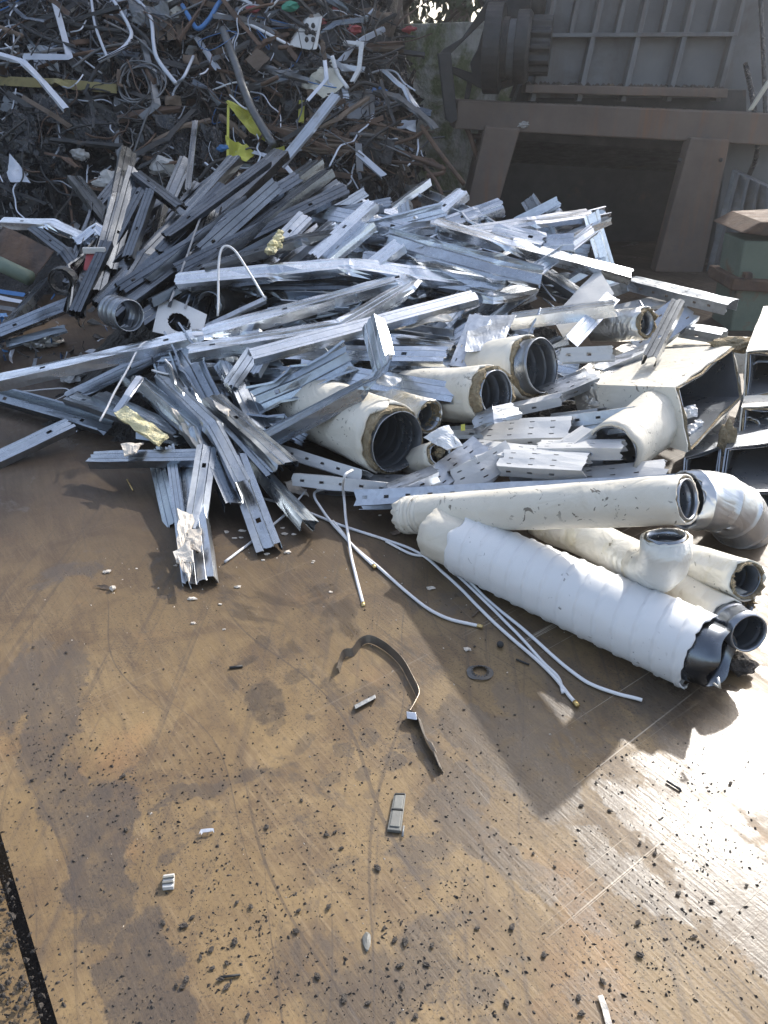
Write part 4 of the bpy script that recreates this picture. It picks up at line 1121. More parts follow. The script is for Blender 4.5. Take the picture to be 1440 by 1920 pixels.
# filler: what nothing in the photo tells apart shares its label
ZONES = [
    # name, polygon box (x0, x1, y0, y1), count, angle mean and spread in the picture, length in px, mats
    ('in the shaded part of the heap under the fan', (160, 430, 400, 535), 30, -52, 26, (110, 280), (zinc_shaded,)),
    ('in the front skirt of the heap above the plate', (235, 520, 690, 840), 22, 45, 35, (80, 200), (zinc_mid, zinc_mid, zinc_shaded)),
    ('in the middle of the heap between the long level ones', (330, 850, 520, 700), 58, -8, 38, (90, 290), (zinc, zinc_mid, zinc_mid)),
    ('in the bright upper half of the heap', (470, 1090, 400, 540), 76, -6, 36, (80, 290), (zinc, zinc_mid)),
    ('around the round duct mouths', (690, 1060, 580, 720), 20, -10, 30, (90, 220), (zinc, zinc, tray_zinc)),
]
fr_ = random.Random(21)
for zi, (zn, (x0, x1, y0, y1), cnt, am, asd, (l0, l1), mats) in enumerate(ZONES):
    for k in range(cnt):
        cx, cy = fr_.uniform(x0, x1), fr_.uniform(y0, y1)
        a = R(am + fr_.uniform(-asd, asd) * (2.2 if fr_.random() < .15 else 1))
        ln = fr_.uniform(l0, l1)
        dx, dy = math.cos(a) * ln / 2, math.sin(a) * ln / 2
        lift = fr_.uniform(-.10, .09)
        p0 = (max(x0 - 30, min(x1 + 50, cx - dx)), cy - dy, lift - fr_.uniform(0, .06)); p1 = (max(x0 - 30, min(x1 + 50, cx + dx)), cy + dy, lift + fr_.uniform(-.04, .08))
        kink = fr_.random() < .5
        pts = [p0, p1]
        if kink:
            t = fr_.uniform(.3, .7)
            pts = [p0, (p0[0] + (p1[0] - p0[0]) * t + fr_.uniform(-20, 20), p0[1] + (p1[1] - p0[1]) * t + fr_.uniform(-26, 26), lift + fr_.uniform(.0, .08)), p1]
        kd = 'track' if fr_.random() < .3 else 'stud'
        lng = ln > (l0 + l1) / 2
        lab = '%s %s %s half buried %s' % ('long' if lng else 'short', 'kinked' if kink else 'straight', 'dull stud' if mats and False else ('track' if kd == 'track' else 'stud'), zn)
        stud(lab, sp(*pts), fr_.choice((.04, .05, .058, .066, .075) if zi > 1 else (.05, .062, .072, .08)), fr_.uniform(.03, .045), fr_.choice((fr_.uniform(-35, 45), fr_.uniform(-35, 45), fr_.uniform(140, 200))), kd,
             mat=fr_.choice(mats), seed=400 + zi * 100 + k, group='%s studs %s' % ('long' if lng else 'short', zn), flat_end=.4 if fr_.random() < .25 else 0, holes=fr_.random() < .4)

# ------------------------------------------------------------------ cable trays
def tray(label, pts, w, roll=0, mat=None, f=.05, seed=0, **kw):
    return stud(label, pts, w, f, roll, 'tray', mat=mat or tray_zinc, cat='cable tray', seed=700 + seed, splay=.04, twist=.12, **kw)
tray('white perforated tray lying along the floor below the largest cream duct', [Q(556, 888, 3.18), Q(905, 922, 2.95)], .055, 55, tray_white, .05, 1)
tray('upper perforated tray pinched under the largest cream duct', [Q(520, 832, 3.42), Q(690, 885, 3.16)], .07, 60, tray_white, .05, 2)
tray('longest galvanised tray on its side behind the long cream pipe', [Q(672, 924, 3.02), Q(1262, 896, 2.72)], .085, 72, tray_zinc, .06, 3)
tray('grey perforated tray plate fanning out below the torn small duct', [Q(808, 905, 3.02), Q(905, 832, 3.08)], .12, 10, tray_zinc, .05, 4)
tray('pale bent tray wing beside the fanning plate', [Q(850, 905, 3.0), Q(905, 880, 3.0), Q(962, 845, 3.05)], .10, -25, tray_white, .04, 5)
tray('bright short tray with a notched end, on the white floor tray', [Q(728, 915, 2.98), Q(818, 878, 2.98)], .075, 30, tray_zinc, .04, 6)
tray('white tray with torn end, top of the stack behind the long cream pipe', [Q(902, 806, 3.22), Q(1070, 800, 3.08)], .12, 10, tray_white, .045, 7)
tray('white tray lying under the torn ended one', [Q(880, 834, 3.14), Q(1020, 850, 2.98)], .11, 25, tray_white, .045, 8)
tray('white tray with a folded corner standing above the round branch mouth', [Q(1000, 845, 2.98), Q(1055, 835, 2.97), Q(1102, 800, 3.0)], .07, 35, tray_white, .04, 9)
tray('white tray poking across the round branch mouth', [Q(1010, 832, 3.02), Q(1168, 832, 2.86)], .085, 30, tray_white, .045, 10)
tray('white tray below the one across the branch mouth', [Q(940, 858, 3.0), Q(1100, 866, 2.84)], .10, 15, tray_white, .05, 11)
tray('grey perforated tray lying between the duct mouths and the neck of the huge duct', [Q(960, 792, 3.32), Q(1195, 762, 3.05)], .085, 50, tray_zinc, .05, 12)
tray('lower grey tray in the shade under the long grey one', [Q(1000, 815, 3.3), Q(1175, 790, 3.08)], .08, 65, tray_zinc, .05, 13)
tray('small tray elbow under the bearded duct mouth', [Q(888, 790, 3.18), Q(925, 775, 3.12), Q(968, 765, 3.14)], .085, 10, tray_zinc, .03, 14)
tray('grey tray with a yellow sticker under the bearded cream duct', [Q(832, 805, 3.26), Q(905, 800, 3.2)], .065, 40, tray_zinc, .04, 15)
o = sheet('sticker', [Q(864, 796, 3.17), Q(872, 795, 3.17), Q(872, 807, 3.155), Q(864, 808, 3.155)], yellow, None, (2, 2), 0, 1, 0, .001)
tag(o, 'tiny yellow sticker on the grey tray under the bearded duct', 'sticker')
tray('white tray stub behind the grey tray by the bearded duct', [Q(950, 762, 3.4), Q(1052, 740, 3.3)], .075, 40, tray_white, .04, 16)
tray('bent galvanised tray reaching out towards the green post', [Q(1118, 545, 4.3), Q(1185, 522, 4.2), Q(1372, 566, 3.75)], .085, 40, tray_zinc, .055, 17, crush=.2)
tray('white perforated tray lying under the bent galvanised one', [Q(1120, 590, 4.2), Q(1245, 560, 4.1)], .11, 20, tray_white, .05, 18)
tray('wide perforated tray plate behind the standing strut', [Q(1190, 650, 3.95), Q(1288, 575, 3.95)], .17, -5, tray_zinc, .04, 19)
tray('short tray in front of the highest duct mouth', [Q(1050, 655, 3.35), Q(1150, 650, 3.28)], .085, 60, tray_white, .06, 20)
tray('ribbed tray end sticking out beside the green post', [Q(1270, 608, 4.0), Q(1358, 622, 3.85)], .09, 30, tray_zinc, .05, 21)
tray('low perforated tray beside the cream duct bodies', [Q(740, 690, 3.72), Q(846, 706, 3.5)], .09, 40, tray_white, .04, 22)
tray('perforated corner plate standing over the highest round duct', [Q(862, 690, 3.55), Q(900, 592, 3.68)], .10, 5, tray_zinc, .06, 23)
o = sheet('curved_tray_side', [Q(880, 586, 3.72), Q(968, 592, 3.66), Q(940, 652, 3.52), Q(872, 660, 3.52)], tray_zinc, None, (12, 8), .01, 5, .01, .002, 5)
tag(o, 'curved shiny side of a broken tray bend above the highest duct', 'cable tray')
stud('wide bright stud with an oval slot catching orange light, lying level', [Q(958, 592, 3.72), Q(1152, 566, 3.60)], .085, .05, 35, 'stud', seed=760, first=.5, dent=.001, splay=.03, twist=.05)
stud('standing strut channel with a dark slit leaning on the huge duct', [Q(1218, 668, 3.34), Q(1272, 562, 3.62)], .05, .04, 30, 'stud', seed=761, mat=zinc_shaded, up=Vector((-.2, -1, .3)), splay=.02, dent=.001, twist=.05)
o = sheet('bent_plate', [Q(1035, 596, 3.9), Q(1122, 502, 4.1), Q(1152, 552, 3.85), Q(1060, 640, 3.65)], tray_white, None, (16, 10), .006, 4, .006, .002, 7)
tag(o, 'white triangular bent plate standing behind the wide bright stud', 'plate')
stud('plate edge channel running down under the triangular plate', [Q(1150, 555, 3.72), Q(1072, 640, 3.5)], .06, .04, 20, 'track', seed=763)
stud('bright angle below the ribbed tray end', [Q(1120, 690, 3.6), Q(1240, 640, 3.7)], .06, .04, 20, 'angle', mat=tray_zinc, seed=764)
# low trays that lie in the shade on the floor
tray('dark tray lying on the floor under the white one by the cream duct', [Q(600, 905, 3.25), Q(760, 905, 3.12)], .09, 10, tray_zinc, .03, 24)
tray('grey tray deep under the white stack', [Q(960, 880, 3.05), Q(1130, 884, 2.95)], .12, 5, tray_zinc, .04, 25)
tray('slim tray in the shadow by the long cream pipe', [Q(1000, 905, 2.98), Q(1250, 880, 2.85)], .11, 8, tray_white, .03, 26)
tray('buried tray at the neck of the huge duct', [Q(1020, 735, 3.45), Q(1110, 700, 3.5)], .12, 25, tray_zinc, .04, 27)
tray('pale tray stuck below the neck of the huge duct', [Q(1040, 775, 3.42), Q(1130, 765, 3.3)], .09, 50, tray_white, .04, 28)
tray('grey tray lying deep between the branch mouth and the trays', [Q(1050, 870, 3.15), Q(1150, 880, 3.05)], .14, 5, tray_zinc, .03, 29)

# ------------------------------------------------------------------ plaster, foam and paper on the studs
def scrap(name, label, cs, mat, amp=.01, crease=.01, n=(9, 9), thick=.006, seed=0, cat='scrap', ragged=.012):
    o = sheet(name, cs, mat, None, n, amp, 14, crease, thick, seed, ragged)
    return tag(o, label, cat)
scrap('plaster_scrap', 'torn cream plasterboard hanging on the front studs, largest scrap', [Q(335, 955, 2.88), Q(362, 962, 2.86), Q(356, 1094, 2.57), Q(332, 1044, 2.65)], plaster, .01, .015, seed=1)
scrap('plaster_scrap', 'square torn plasterboard corner beside the largest scrap', [Q(350, 998, 2.76), Q(378, 992, 2.76), Q(374, 1036, 2.68), Q(352, 1030, 2.70)], plaster, seed=2)
scrap('plaster_scrap', 'lower torn plasterboard flake on the narrow hanging stud', [Q(324, 1036, 2.68), Q(358, 1018, 2.70), Q(364, 1054, 2.63), Q(330, 1054, 2.65)], plaster, seed=3)
scrap('plaster_scrap', 'torn plasterboard lying on the crosswise stud', [Q(228, 836, 3.26), Q(268, 830, 3.26), Q(258, 852, 3.2), Q(232, 852, 3.2)], plaster, seed=4)
scrap('plaster_scrap', 'long torn paper strip along the kneed stud', [Q(322, 768, 3.4), Q(332, 770, 3.38), Q(378, 832, 3.2), Q(366, 838, 3.2)], plaster, seed=5)
scrap('plaster_scrap', 'brown torn board edge between the level studs', [Q(732, 605, 3.75), Q(838, 590, 3.66), Q(850, 598, 3.62), Q(740, 618, 3.7)], plaster, .01, .01, (18, 5), seed=6)
scrap('plaster_scrap', 'torn board strip on the ridge end of the fan', [Q(600, 385, 4.75), Q(640, 345, 4.8), Q(643, 352, 4.78), Q(612, 380, 4.7)], foam, seed=7)
scrap('plaster_scrap', 'white torn flap at the bend of the sharply bent stud', [Q(706, 705, 3.2), Q(748, 708, 3.22), Q(744, 724, 3.2), Q(708, 722, 3.18)], white_wrap, seed=8)
scrap('plaster_scrap', 'small torn corner lying on the front stud by the fork', [Q(400, 752, 3.38), Q(432, 768, 3.34), Q(428, 782, 3.3), Q(404, 764, 3.35)], plaster, seed=9)
scrap('foam_piece', 'white stud piece crusted with yellow foam', [Q(212, 778, 3.42), Q(240, 764, 3.43), Q(316, 818, 3.26), Q(298, 836, 3.22)], foam, .008, .012, (14, 8), .016, 10, 'foam')
for k, (x, y, r_) in enumerate(((515, 458, .035), (522, 446, .03), (508, 470, .03), (526, 436, .02))):
    o = lump('foam_blob', S(x, y, .26), r_, foam, None, 20 + k, (1, 1, .7), 3, .5)
    tag(o, 'yellow foam blob stuck on the white faced stud', 'foam', 'foam blobs on the white faced stud')

# ------------------------------------------------------------------ rods and wires
def rod(label, pts, r=.0045, mat=None, ends=True, name='white_rod', cat='rod', group=None, n=8):
    P = [p + Vector((nz(p, 5, r * 900 + i * .0), nz(p, 5, 7 + r * 500), 0)) * .007 + Vector((0, 0, abs(nz(p, 9, 3)) * .004)) for i, p in enumerate(smooth_path(pts, n))]
    t = empty(name, P[0], label, cat, group)
    tube('rod', P, r, mat or white_rod, t, 8)
    if ends:
        tube('ferrule', [P[-1] - (P[-1] - P[-2]).normalized() * .012, P[-1] + (P[-1] - P[-2]).normalized() * .006], r * 1.25, brass, t, 8)
    return t
def gp_(*a, z=.006): return [G(x, y, z if len(q) == 0 else q[0]) for x, y, *q in a]
rod('white rod crossing over the others, bent over the tray at its top', [Q(660, 882, 2.98), Q(645, 895, 2.92), G(646, 940, .05), G(660, 1040, .012), G(680, 1136)], .0055)
rod('white rod with a hooked end, curving away towards the toothed ring', gp_((610, 916, .03), (590, 926, .03), (600, 950, .02), (640, 1000), (705, 1060), (775, 1120), (830, 1155), (902, 1174)), .0055)
rod('short white rod ending at the crossing', gp_((625, 978), (660, 1018), (704, 1064)), .005)
rod('longest white rod running from under the studs to the brass tip by the duct', gp_((488, 934, .01), (545, 948), (580, 962), (640, 985), (725, 1013), (790, 1040), (870, 1110), (950, 1190), (1030, 1260), (1082, 1322)), .0055)
rod('white rod curving beside the longest one', gp_((725, 1015), (770, 1040), (820, 1048), (860, 1080), (935, 1155), (1010, 1235), (1045, 1270), (1055, 1300)), .005, ends=False)
rod('outermost white rod parallel to the spiral duct', gp_((846, 1054), (900, 1110), (980, 1180), (1060, 1250), (1120, 1290), (1202, 1313)), .0055, ends=False)
rod('straight white rod sticking out from under the broad sloping stud', gp_((420, 1054), (480, 1010), (555, 950, .02)), .005)
rod('thin white rod hidden under the hanging studs', gp_((540, 952), (562, 935, .02), (575, 920, .02)), .004, ends=False)
rod('white wire arched like a hoop over the dark part of the heap', [Q(408, 592, 3.75), Q(410, 500, 3.8), Q(418, 464, 3.82), Q(440, 470, 3.82), Q(470, 515, 3.8), Q(498, 560, 3.75)], .006, ends=False, name='white_wire', cat='wire')
rod('bent white wire hanging below the hairpin stud', [Q(288, 640, 3.8), Q(262, 650, 3.75), Q(225, 720, 3.6), Q(186, 790, 3.42)], .005, ends=False, name='white_wire', cat='wire')
rod('small looped white wire under the hairpin stud', [Q(285, 695, 3.68), Q(318, 702, 3.62), Q(322, 690, 3.64), Q(310, 675, 3.68)], .005, ends=False, name='white_wire', cat='wire')
rod('thin pale wire lying on the edge stud', [G(40, 735, .06), G(120, 728, .06), G(128, 738, .05), G(100, 752, .05)], .004, ends=False, name='white_wire', cat='wire')
for k, (a, b, c) in enumerate((((1020, 560, 4.1), (1038, 575, 3.95), 'thin rod standing up before the wide bright stud'), ((992, 625, 3.65), (1012, 578, 3.66), 'thin rod leaning on the wide bright stud'),
                               ((1200, 565, 3.9), (1232, 620, 3.75), 'thin rod leaning on the wide perforated plate'), ((1005, 520, 4.2), (1042, 565, 4.0), 'thin rod behind the triangular plate'))):
    rod(c, [Q(*a), Q(*b)], .005, tray_zinc, False, 'thin_rod')

# ------------------------------------------------------------------ the mixed scrap heap behind
def back_h(x, y):
    def sm(t): t = max(0, min(1, t)); return t * t * (3 - 2 * t)
    edge = .52 + .14 * nz((0, y, 0), .9, 3)
    side = sm((edge - x) / .5)
    h = max(0, min(.9 * (y - 6.25), 3.0 + .3 * nz((x, y, 0), .6, 1))) * side
    # the hollow under the overhang
    h *= 1 - .55 * math.exp(-((x - .15) / .35) ** 2 - ((y - 6.75) / .35) ** 2)
    return h + (.16 * nz((x, y, 0), 2.2, 4) + .11 * nz((x, y, 0), 5.5, 8) + .05 * nz((x, y, 0), 13, 2)) * min(1, h * 4 + .15) - .05
mound('scrap_mass', back_h, -6.5, 2.2, 5.6, 11.5, 150, 110, soot, 'black sooty mass of shredded scrap and film behind the studs')
# shreds in the mass: nobody could count them
rr = random.Random(17)
def litter(name, n, x0, x1, y0, y1, mats, smin, smax, label, surf=None, wires=0):
    groups = {m.name: ([], [], m) for m in mats}
    for _ in range(n):
        px, py = rr.uniform(x0, x1), rr.uniform(y0, y1)
        if px > 738 + .26 * py and surf is None: continue
        p = (surf or B)(px, py, rr.uniform(0, .10))
        vs, fs, m = groups[rr.choice(mats).name]
        q = Quaternion((rr.uniform(-1, 1), rr.uniform(-1, 1), rr.uniform(-1, 1), rr.uniform(-1, 1))).normalized()
        l, w_ = rr.uniform(smin, smax), rr.uniform(smin, smax) * rr.choice((.15, .25, .6, .8))
        k = len(vs)
        b = rr.uniform(-.4, .4) * l
        for x, y, z in ((-l, -w_, b), (-l * .2, -w_ * rr.uniform(.4, 1.2), 0), (l, -w_ * .5, b * .6), (l * rr.uniform(.5, 1), w_, b * .4), (l * .1, w_ * .8, -.1 * l), (-l * .8, w_ * rr.uniform(.3, 1), b)):
            vs.append(p + q @ Vector((x, y, z)))
        fs += [(k, k + 1, k + 4, k + 5), (k + 1, k + 2, k + 3, k + 4)]
    for nm, (vs, fs, m) in groups.items():
        if vs:
            o = mesh(name, vs, fs, m, solid=.002); o['kind'] = 'stuff'; o['label'] = label
litter('shredded_scrap', 2400, -60, 790, -40, 430, (dark_steel, black_film, soot, grey_metal), .02, .10, 'shredded dark metal and film strewn over the black scrap mass')
def tangle(name, n, x0, x1, y0, y1, mats, label, seed):
    r = random.Random(seed)
    acc = {m.name: ([], [], m) for m in mats}
    for _ in range(n):
        x, y, l = r.uniform(x0, x1), r.uniform(y0, y1), r.uniform(.05, .34)
        if x > 725 + .26 * y: continue
        vs, fs, m = acc[r.choice(mats).name]
        a = r.uniform(0, 6.28); st = r.uniform(8, 26)
        pts = []
        for q in range(r.randint(3, 7)):
            pts.append(B(x, y, l)); x += math.cos(a) * st; y += math.sin(a) * st; a += r.uniform(-.8, .8); l += r.uniform(-.05, .06)
        P = smooth_path(pts, 4)
        rad = r.uniform(.003, .009)
        fr = frames(P, Vector((.2, .3, 1)))
        k = len(vs)
        for p, (t, e, f) in zip(P, fr):
            for j in range(4):
                th = j * math.pi / 2
                vs.append(p + e * (rad * math.cos(th)) + f * (rad * math.sin(th)))
        for i in range(len(P) - 1):
            for j in range(4):
                fs.append((k + i * 4 + j, k + i * 4 + (j + 1) % 4, k + (i + 1) * 4 + (j + 1) % 4, k + (i + 1) * 4 + j))
    for nm, (vs, fs, m) in acc.items():
        if vs:
            o = mesh(name, vs, fs, m); o['kind'] = 'stuff'; o['label'] = label
tangle('wire_tangle', 620, -60, 800, -60, 330, (dark_steel, dark_steel, grey_metal, rust, pale_strip), 'tangle of thin wire and rod running all through the black scrap', 9)
litter('mid_shreds', 1500, -60, 800, -60, 260, (grey_metal, dark_steel, soot, zinc_shaded, rust, dark_steel), .015, .085, 'mixed grey and brown shreds packed between the larger scrap')
litter('pale_shreds', 260, -40, 720, 150, 420, (paper, grey_metal, pale_strip), .008, .04, 'pale shreds of foil and paper scattered over the black scrap mass')
litter('floor_shreds', 160, -60, 330, 520, 680, (grey_metal, dark_steel, pale_strip, paper, blue), .01, .06, 'small shreds strewn on the floor beside the dark fan', surf=lambda x, y, l: G(x, y, .01 + l * .3))
litter('hollow_shreds', 150, 560, 850, 300, 440, (dark_steel, black_film, rust), .02, .08, 'dark crumpled shreds in the hollow under the overhang')

def bp_(*a): return [B(*p) for p in a]
def bar(label, pts, w=.04, f=.03, mat=None, kind='angle', roll=10, name='bent_bar', cat='bar', seed=0, group=None, **kw):
    return stud(label, bp_(*pts), w, f, roll, kind, mat=mat or pale_strip, name=name, cat=cat, seed=900 + seed, group=group, **kw)
def pipe(label, pts, r=.018, mat=None, name='bent_pipe', cat='pipe', group=None, n=6):
    P = smooth_path(bp_(*pts), n)
    o = tube(name, P, r, mat or grey_metal, None, 9)
    return tag(o, label, cat, group)
bar('long white bar hanging down and bent square at its foot', [(98, -15, .35), (131, 107, .4), (44, 106, .4)], .05, .03, seed=1)
bar('white bar kinked in the middle, its end standing out over the black film', [(-10, 98, .38), (43, 114, .42), (75, 145, .45), (124, 203, .5)], .05, .03, seed=2)
pipe('pale conduit with a hooked lower end', [(206, -10, .3), (228, 25, .34), (241, 48, .36), (246, 68, .4), (228, 92, .42), (185, 115, .44)], .016, pale_strip)
pipe('slim pale conduit hanging beside the hooked one', [(170, -10, .3), (178, 45, .34), (192, 85, .36), (204, 114, .38)], .013, pale_strip)
pipe('long pale conduit with two kinks', [(246, -12, .3), (281, 30, .35), (288, 80, .38), (296, 112, .4), (330, 157, .44)], .018, pale_strip)
pipe('thick rusty pipe standing up behind the conduits', [(160, -20, .1), (150, 25, .12), (136, 70, .1)], .05, rust)
pipe('thin rusty rod at the outer top corner', [(-10, 48, .3), (42, 68, .34)], .02, board)
tb = empty('wire_coil', B(255, 165, .3), 'loose coil of grey wire hanging in the black scrap', 'wire')
for k in range(5):
    cx, cy = 252 + k * 5, 150 + k * 3
    rx, ry = 26 + (k % 3) * 9, 42 - (k % 2) * 8
    P = [B(cx + rx * math.cos(a) + 6 * math.sin(a * 2 + k), cy + ry * math.sin(a), .34 + .03 * math.sin(a + k)) for a in [k + j * .55 for j in range(11)]]
    tube('loop', smooth_path(P, 5), .008, grey_metal, tb, 6)
tube('tail', smooth_path([B(258, 110, .34), B(286, 180, .36), B(272, 225, .34), B(250, 288, .3)], 6), .010, grey_metal, tb, 6)
bar('grey post with a bent foot in front of the wire coil', [(268, 75, .3), (285, 140, .34), (296, 195, .36), (262, 222, .34)], .05, .04, grey_metal, seed=3)
pipe('blue cable draped at the top of the scrap', [(342, 10, .34), (358, 38, .36), (372, 54, .36), (392, 36, .36), (412, 4, .34), (440, -12, .3)], .02, blue, 'blue_cable', 'cable')
for k in range(3):
    bar('brown painted slat hanging in a row at the top', [(286 + k * 20, 0, .25), (302 + k * 20, 75, .3)], .07, .01, board, 'strip', 0, 'slat', 'slat', 10 + k, 'row of brown slats at the top of the scrap')
pipe('long grey pole leaning across the scrap to the yellow sheet', [(418, 55, .36), (440, 115, .4), (468, 195, .44), (512, 272, .46)], .034, grey_metal, 'grey_pole', 'pole')
bar('dirty yellow timber beam lying level in the black scrap', [(-20, 142, .22), (110, 148, .25), (222, 158, .2)], .11, .07, ochre, 'track', 40, 'timber_beam', 'beam', 14, dent=.003, splay=.02, twist=.05)
def plate(label, cs, mat, name='sheet_scrap', cat='sheet', amp=.03, crease=.03, seed=0, n=(10, 8), thick=.003, group=None, ragged=.01):
    o = sheet(name, [B(*c) for c in cs], mat, None, n, amp, 4, crease, thick, seed, ragged)
    return tag(o, label, cat, group)
plate('large folded yellow sheet between the pole and the black scrap', [(424, 192, .32), (470, 210, .36), (500, 262, .34), (470, 250, .3)], yellow, seed=1, amp=.05, crease=.09, n=(16, 12))
plate('lower yellow sheet peeping out behind the fan of dark studs', [(428, 262, .3), (478, 285, .34), (465, 310, .3), (425, 300, .28)], yellow, seed=2, amp=.05, crease=.09, n=(16, 12))
plate('yellow corner beside the foot of the pale leaning profile', [(505, 280, .3), (535, 278, .3), (533, 312, .28), (515, 312, .28)], yellow, seed=3)
bar('thin yellow upright edge of the folded sheet', [(428, 196, .36), (427, 292, .34)], .02, .01, yellow, 'strip', 0, 'yellow_strip', 'strip', 15)
bar('short yellow strip under the cream sheet', [(566, 187, .2), (564, 230, .2)], .05, .01, yellow, 'strip', 0, 'yellow_strip', 'strip', 16)
plate('curved cream sheet hanging below the white appliance', [(565, 158, .3), (625, 108, .34), (646, 158, .36), (606, 182, .34)], creamsheet, amp=.06, seed=4)
plate('dull cream flap beside the curved cream sheet', [(540, 140, .26), (590, 160, .3), (600, 178, .3), (560, 160, .26)], creamsheet, seed=5)
# white appliance
ta = empty('white_appliance', B(568, 75, .2), 'crushed white appliance casing near the top of the scrap', 'appliance')
fq = [B(541, 86, .35), B(585, 96, .42), B(602, 32, .42), B(575, 34, .35)]
hexa('casing', fq, [p + Vector((-.02, .35, .06)) for p in fq], appliance, ta, .02)
fq2 = [B(586, 94, .44), B(594, 92, .44), B(604, 34, .44), B(600, 32, .44)]
hexa('edge_frame', fq2, [p + Vector((.0, .1, .02)) for p in fq2], appliance, ta, .006)
for k in range(6):
    c = B(575 + (k % 2) * 12, 48 + (k // 2) * 13, .46)
    lump('opening', c, .018, dark_steel, ta, k, (1, .5, 1.2), 2, .2)
sheet('side_panel', [B(598, 95, .34), B(632, 82, .3), B(634, 42, .3), B(606, 40, .36)], dark_steel, ta, (8, 8), .02, 5, .02, .003, 3)
bar('white zigzag bar in front of the cream sheet', [(609, 112, .46), (613, 148, .48), (577, 188, .5)], .03, .02, pale_strip, seed=17)
plate('reddish brown column panel at the top of the scrap', [(634, -5, .2), (656, -5, .2), (656, 66, .22), (638, 66, .22)], rust, 'panel_scrap', 'panel', .01, .01, 6)
plate('narrower red panel beside the brown column panel', [(622, -5, .18), (634, -5, .18), (636, 60, .2), (626, 60, .2)], red, 'panel_scrap', 'panel', .01, .01, 7)
bar('white perforated strip bent like a hook near the concrete wall', [(645, 78, .4), (678, 82, .42), (673, 128, .42), (660, 152, .4)], .035, .02, tray_white, 'tray', 0, 'perforated_strip', 'strip', 18)
plate('square piece of brown cardboard lying on the pole', [(460, 112, .36), (482, 90, .38), (506, 108, .38), (484, 136, .36)], board, 'board_scrap', 'board', .01, .01, 8)
plate('grey square plate standing in the overhang', [(646, 172, .26), (702, 168, .3), (702, 222, .3), (650, 222, .26)], grey_metal, amp=.01, crease=.01, seed=9)
plate('pale louvred plate behind the leaning profile', [(620, 178, .22), (644, 176, .22), (644, 208, .22), (622, 206, .22)], pale_strip, amp=.01, crease=.01, seed=10)
bar('curved dull flashing reaching out towards the wall', [(702, 168, .36), (745, 180, .42), (780, 205, .46), (812, 232, .5), (818, 240, .5)], .05, .03, grey_metal, seed=19)
for k in range(9):
    pipe('thin rusty rod in the bundle under the cream sheet', [(505 + k * 4, 232 + k * 4, .24 + (k % 3) * .03), (585, 244 + k * 5, .32 + (k % 2) * .04), (655 + (k % 4) * 8, 262 + k * 3.2, .36)], .009 + (k % 3) * .003, board if k % 3 else rust, 'rusty_rod', 'rod', 'bundle of rusty rods under the cream sheet')
bar('brown plank leaning in the overhang', [(688, 290, .3), (722, 232, .36)], .09, .02, board, 'strip', 0, 'wood_plank', 'plank', 20)
bar('pale ribbed profile leaning from the fan to the scrap, brightest and longest', [(524, 308, .6), (580, 240, .75), (630, 176, .85)], .075, .03, pale_strip, 'track', 0, 'leaning_profile', 'profile', 21, splay=.02, dent=.001, twist=.03)
bar('white strip hanging in the hollow', [(672, 268, .42), (675, 322, .4)], .055, .01, grey_metal, 'strip', 0, 'hanging_strip', 'strip', 22)
bar('second hanging strip slanting across the hollow', [(670, 285, .42), (720, 329, .42)], .05, .02, pale_strip, 'angle', 0, 'hanging_strip', 'strip', 23)
for k, pts in enumerate((((795, 310, .3), (820, 345, .34), (838, 392, .3)), ((745, 285, .3), (790, 300, .34), (835, 318, .36)), ((720, 275, .3), (775, 258, .36), (810, 232, .4)), ((790, 236, .4), (820, 280, .4), (870, 345, .34)),
                         ((700, 300, .26), (770, 306, .3), (832, 312, .3)), ((808, 300, .3), (832, 322, .34), (800, 330, .3)))):
    pipe(('rusty rod bent down at the foot of the concrete wall', 'rusty rod reaching level past the hollow', 'brown rod rising towards the flashing end', 'thin dark rod dangling before the wall',
          'rusty flat rod under the level one', 'short curled rusty rod near the wall foot')[k], pts, .014 + .004 * (k % 2), rust, 'rusty_rod', 'rod')
for k, (cs, lab) in enumerate(((((0, 215, .2), (60, 200, .24), (75, 265, .26), (10, 285, .22)), 'crumpled black film at the outer side of the scrap'),
                               (((25, 215, .26), (68, 225, .3), (70, 290, .3), (30, 280, .26)), 'shiny black film sheet hanging below the yellow beam'),
                               (((60, 250, .2), (130, 270, .24), (120, 330, .2), (70, 320, .2)), 'black film bag below the shiny film'),
                               (((130, 190, .2), (230, 215, .22), (220, 280, .2), (140, 270, .2)), 'black film sheet between the kinked bar and the coil'),
                               (((270, 230, .2), (360, 215, .22), (350, 300, .2), (280, 290, .2)), 'torn black film beside the upright post'),
                               (((360, 240, .2), (420, 250, .24), (415, 320, .2), (365, 310, .2)), 'black film near the yellow sheet'),
                               (((0, 290, .16), (60, 300, .2), (50, 370, .16), (0, 365, .14)), 'lowest black film at the outer side'),
                               (((560, 330, .2), (640, 320, .22), (660, 380, .2), (580, 380, .2)), 'black film lying in the hollow'))):
    plate(lab, cs, black_film, 'black_film', 'film', .05, .10, 20 + k, (16, 14), .002)
plate('white torn sheet standing in the shreds at the outer side', [(15, 325, .3), (20, 290, .34), (62, 345, .34), (24, 345, .3)], pale_strip, seed=30)
for k, (x, y, s, lab) in enumerate(((212, 342, .09, 'crumpled grey paper ball beside the fan top'), (305, 312, .08, 'crumpled grey paper wad above the tipping stud'), (150, 290, .05, 'white crumpled foil scrap under the film'),
                                    (188, 345, .05, 'small crumpled paper beside the larger grey ball'), (240, 600, .0, ''))):
    if lab:
        o = lump('crumpled_paper', B(x, y, .26), s, paper, None, 40 + k, (1.3, .8, .9), 3, .45, 2.0); tag(o, lab, 'paper')
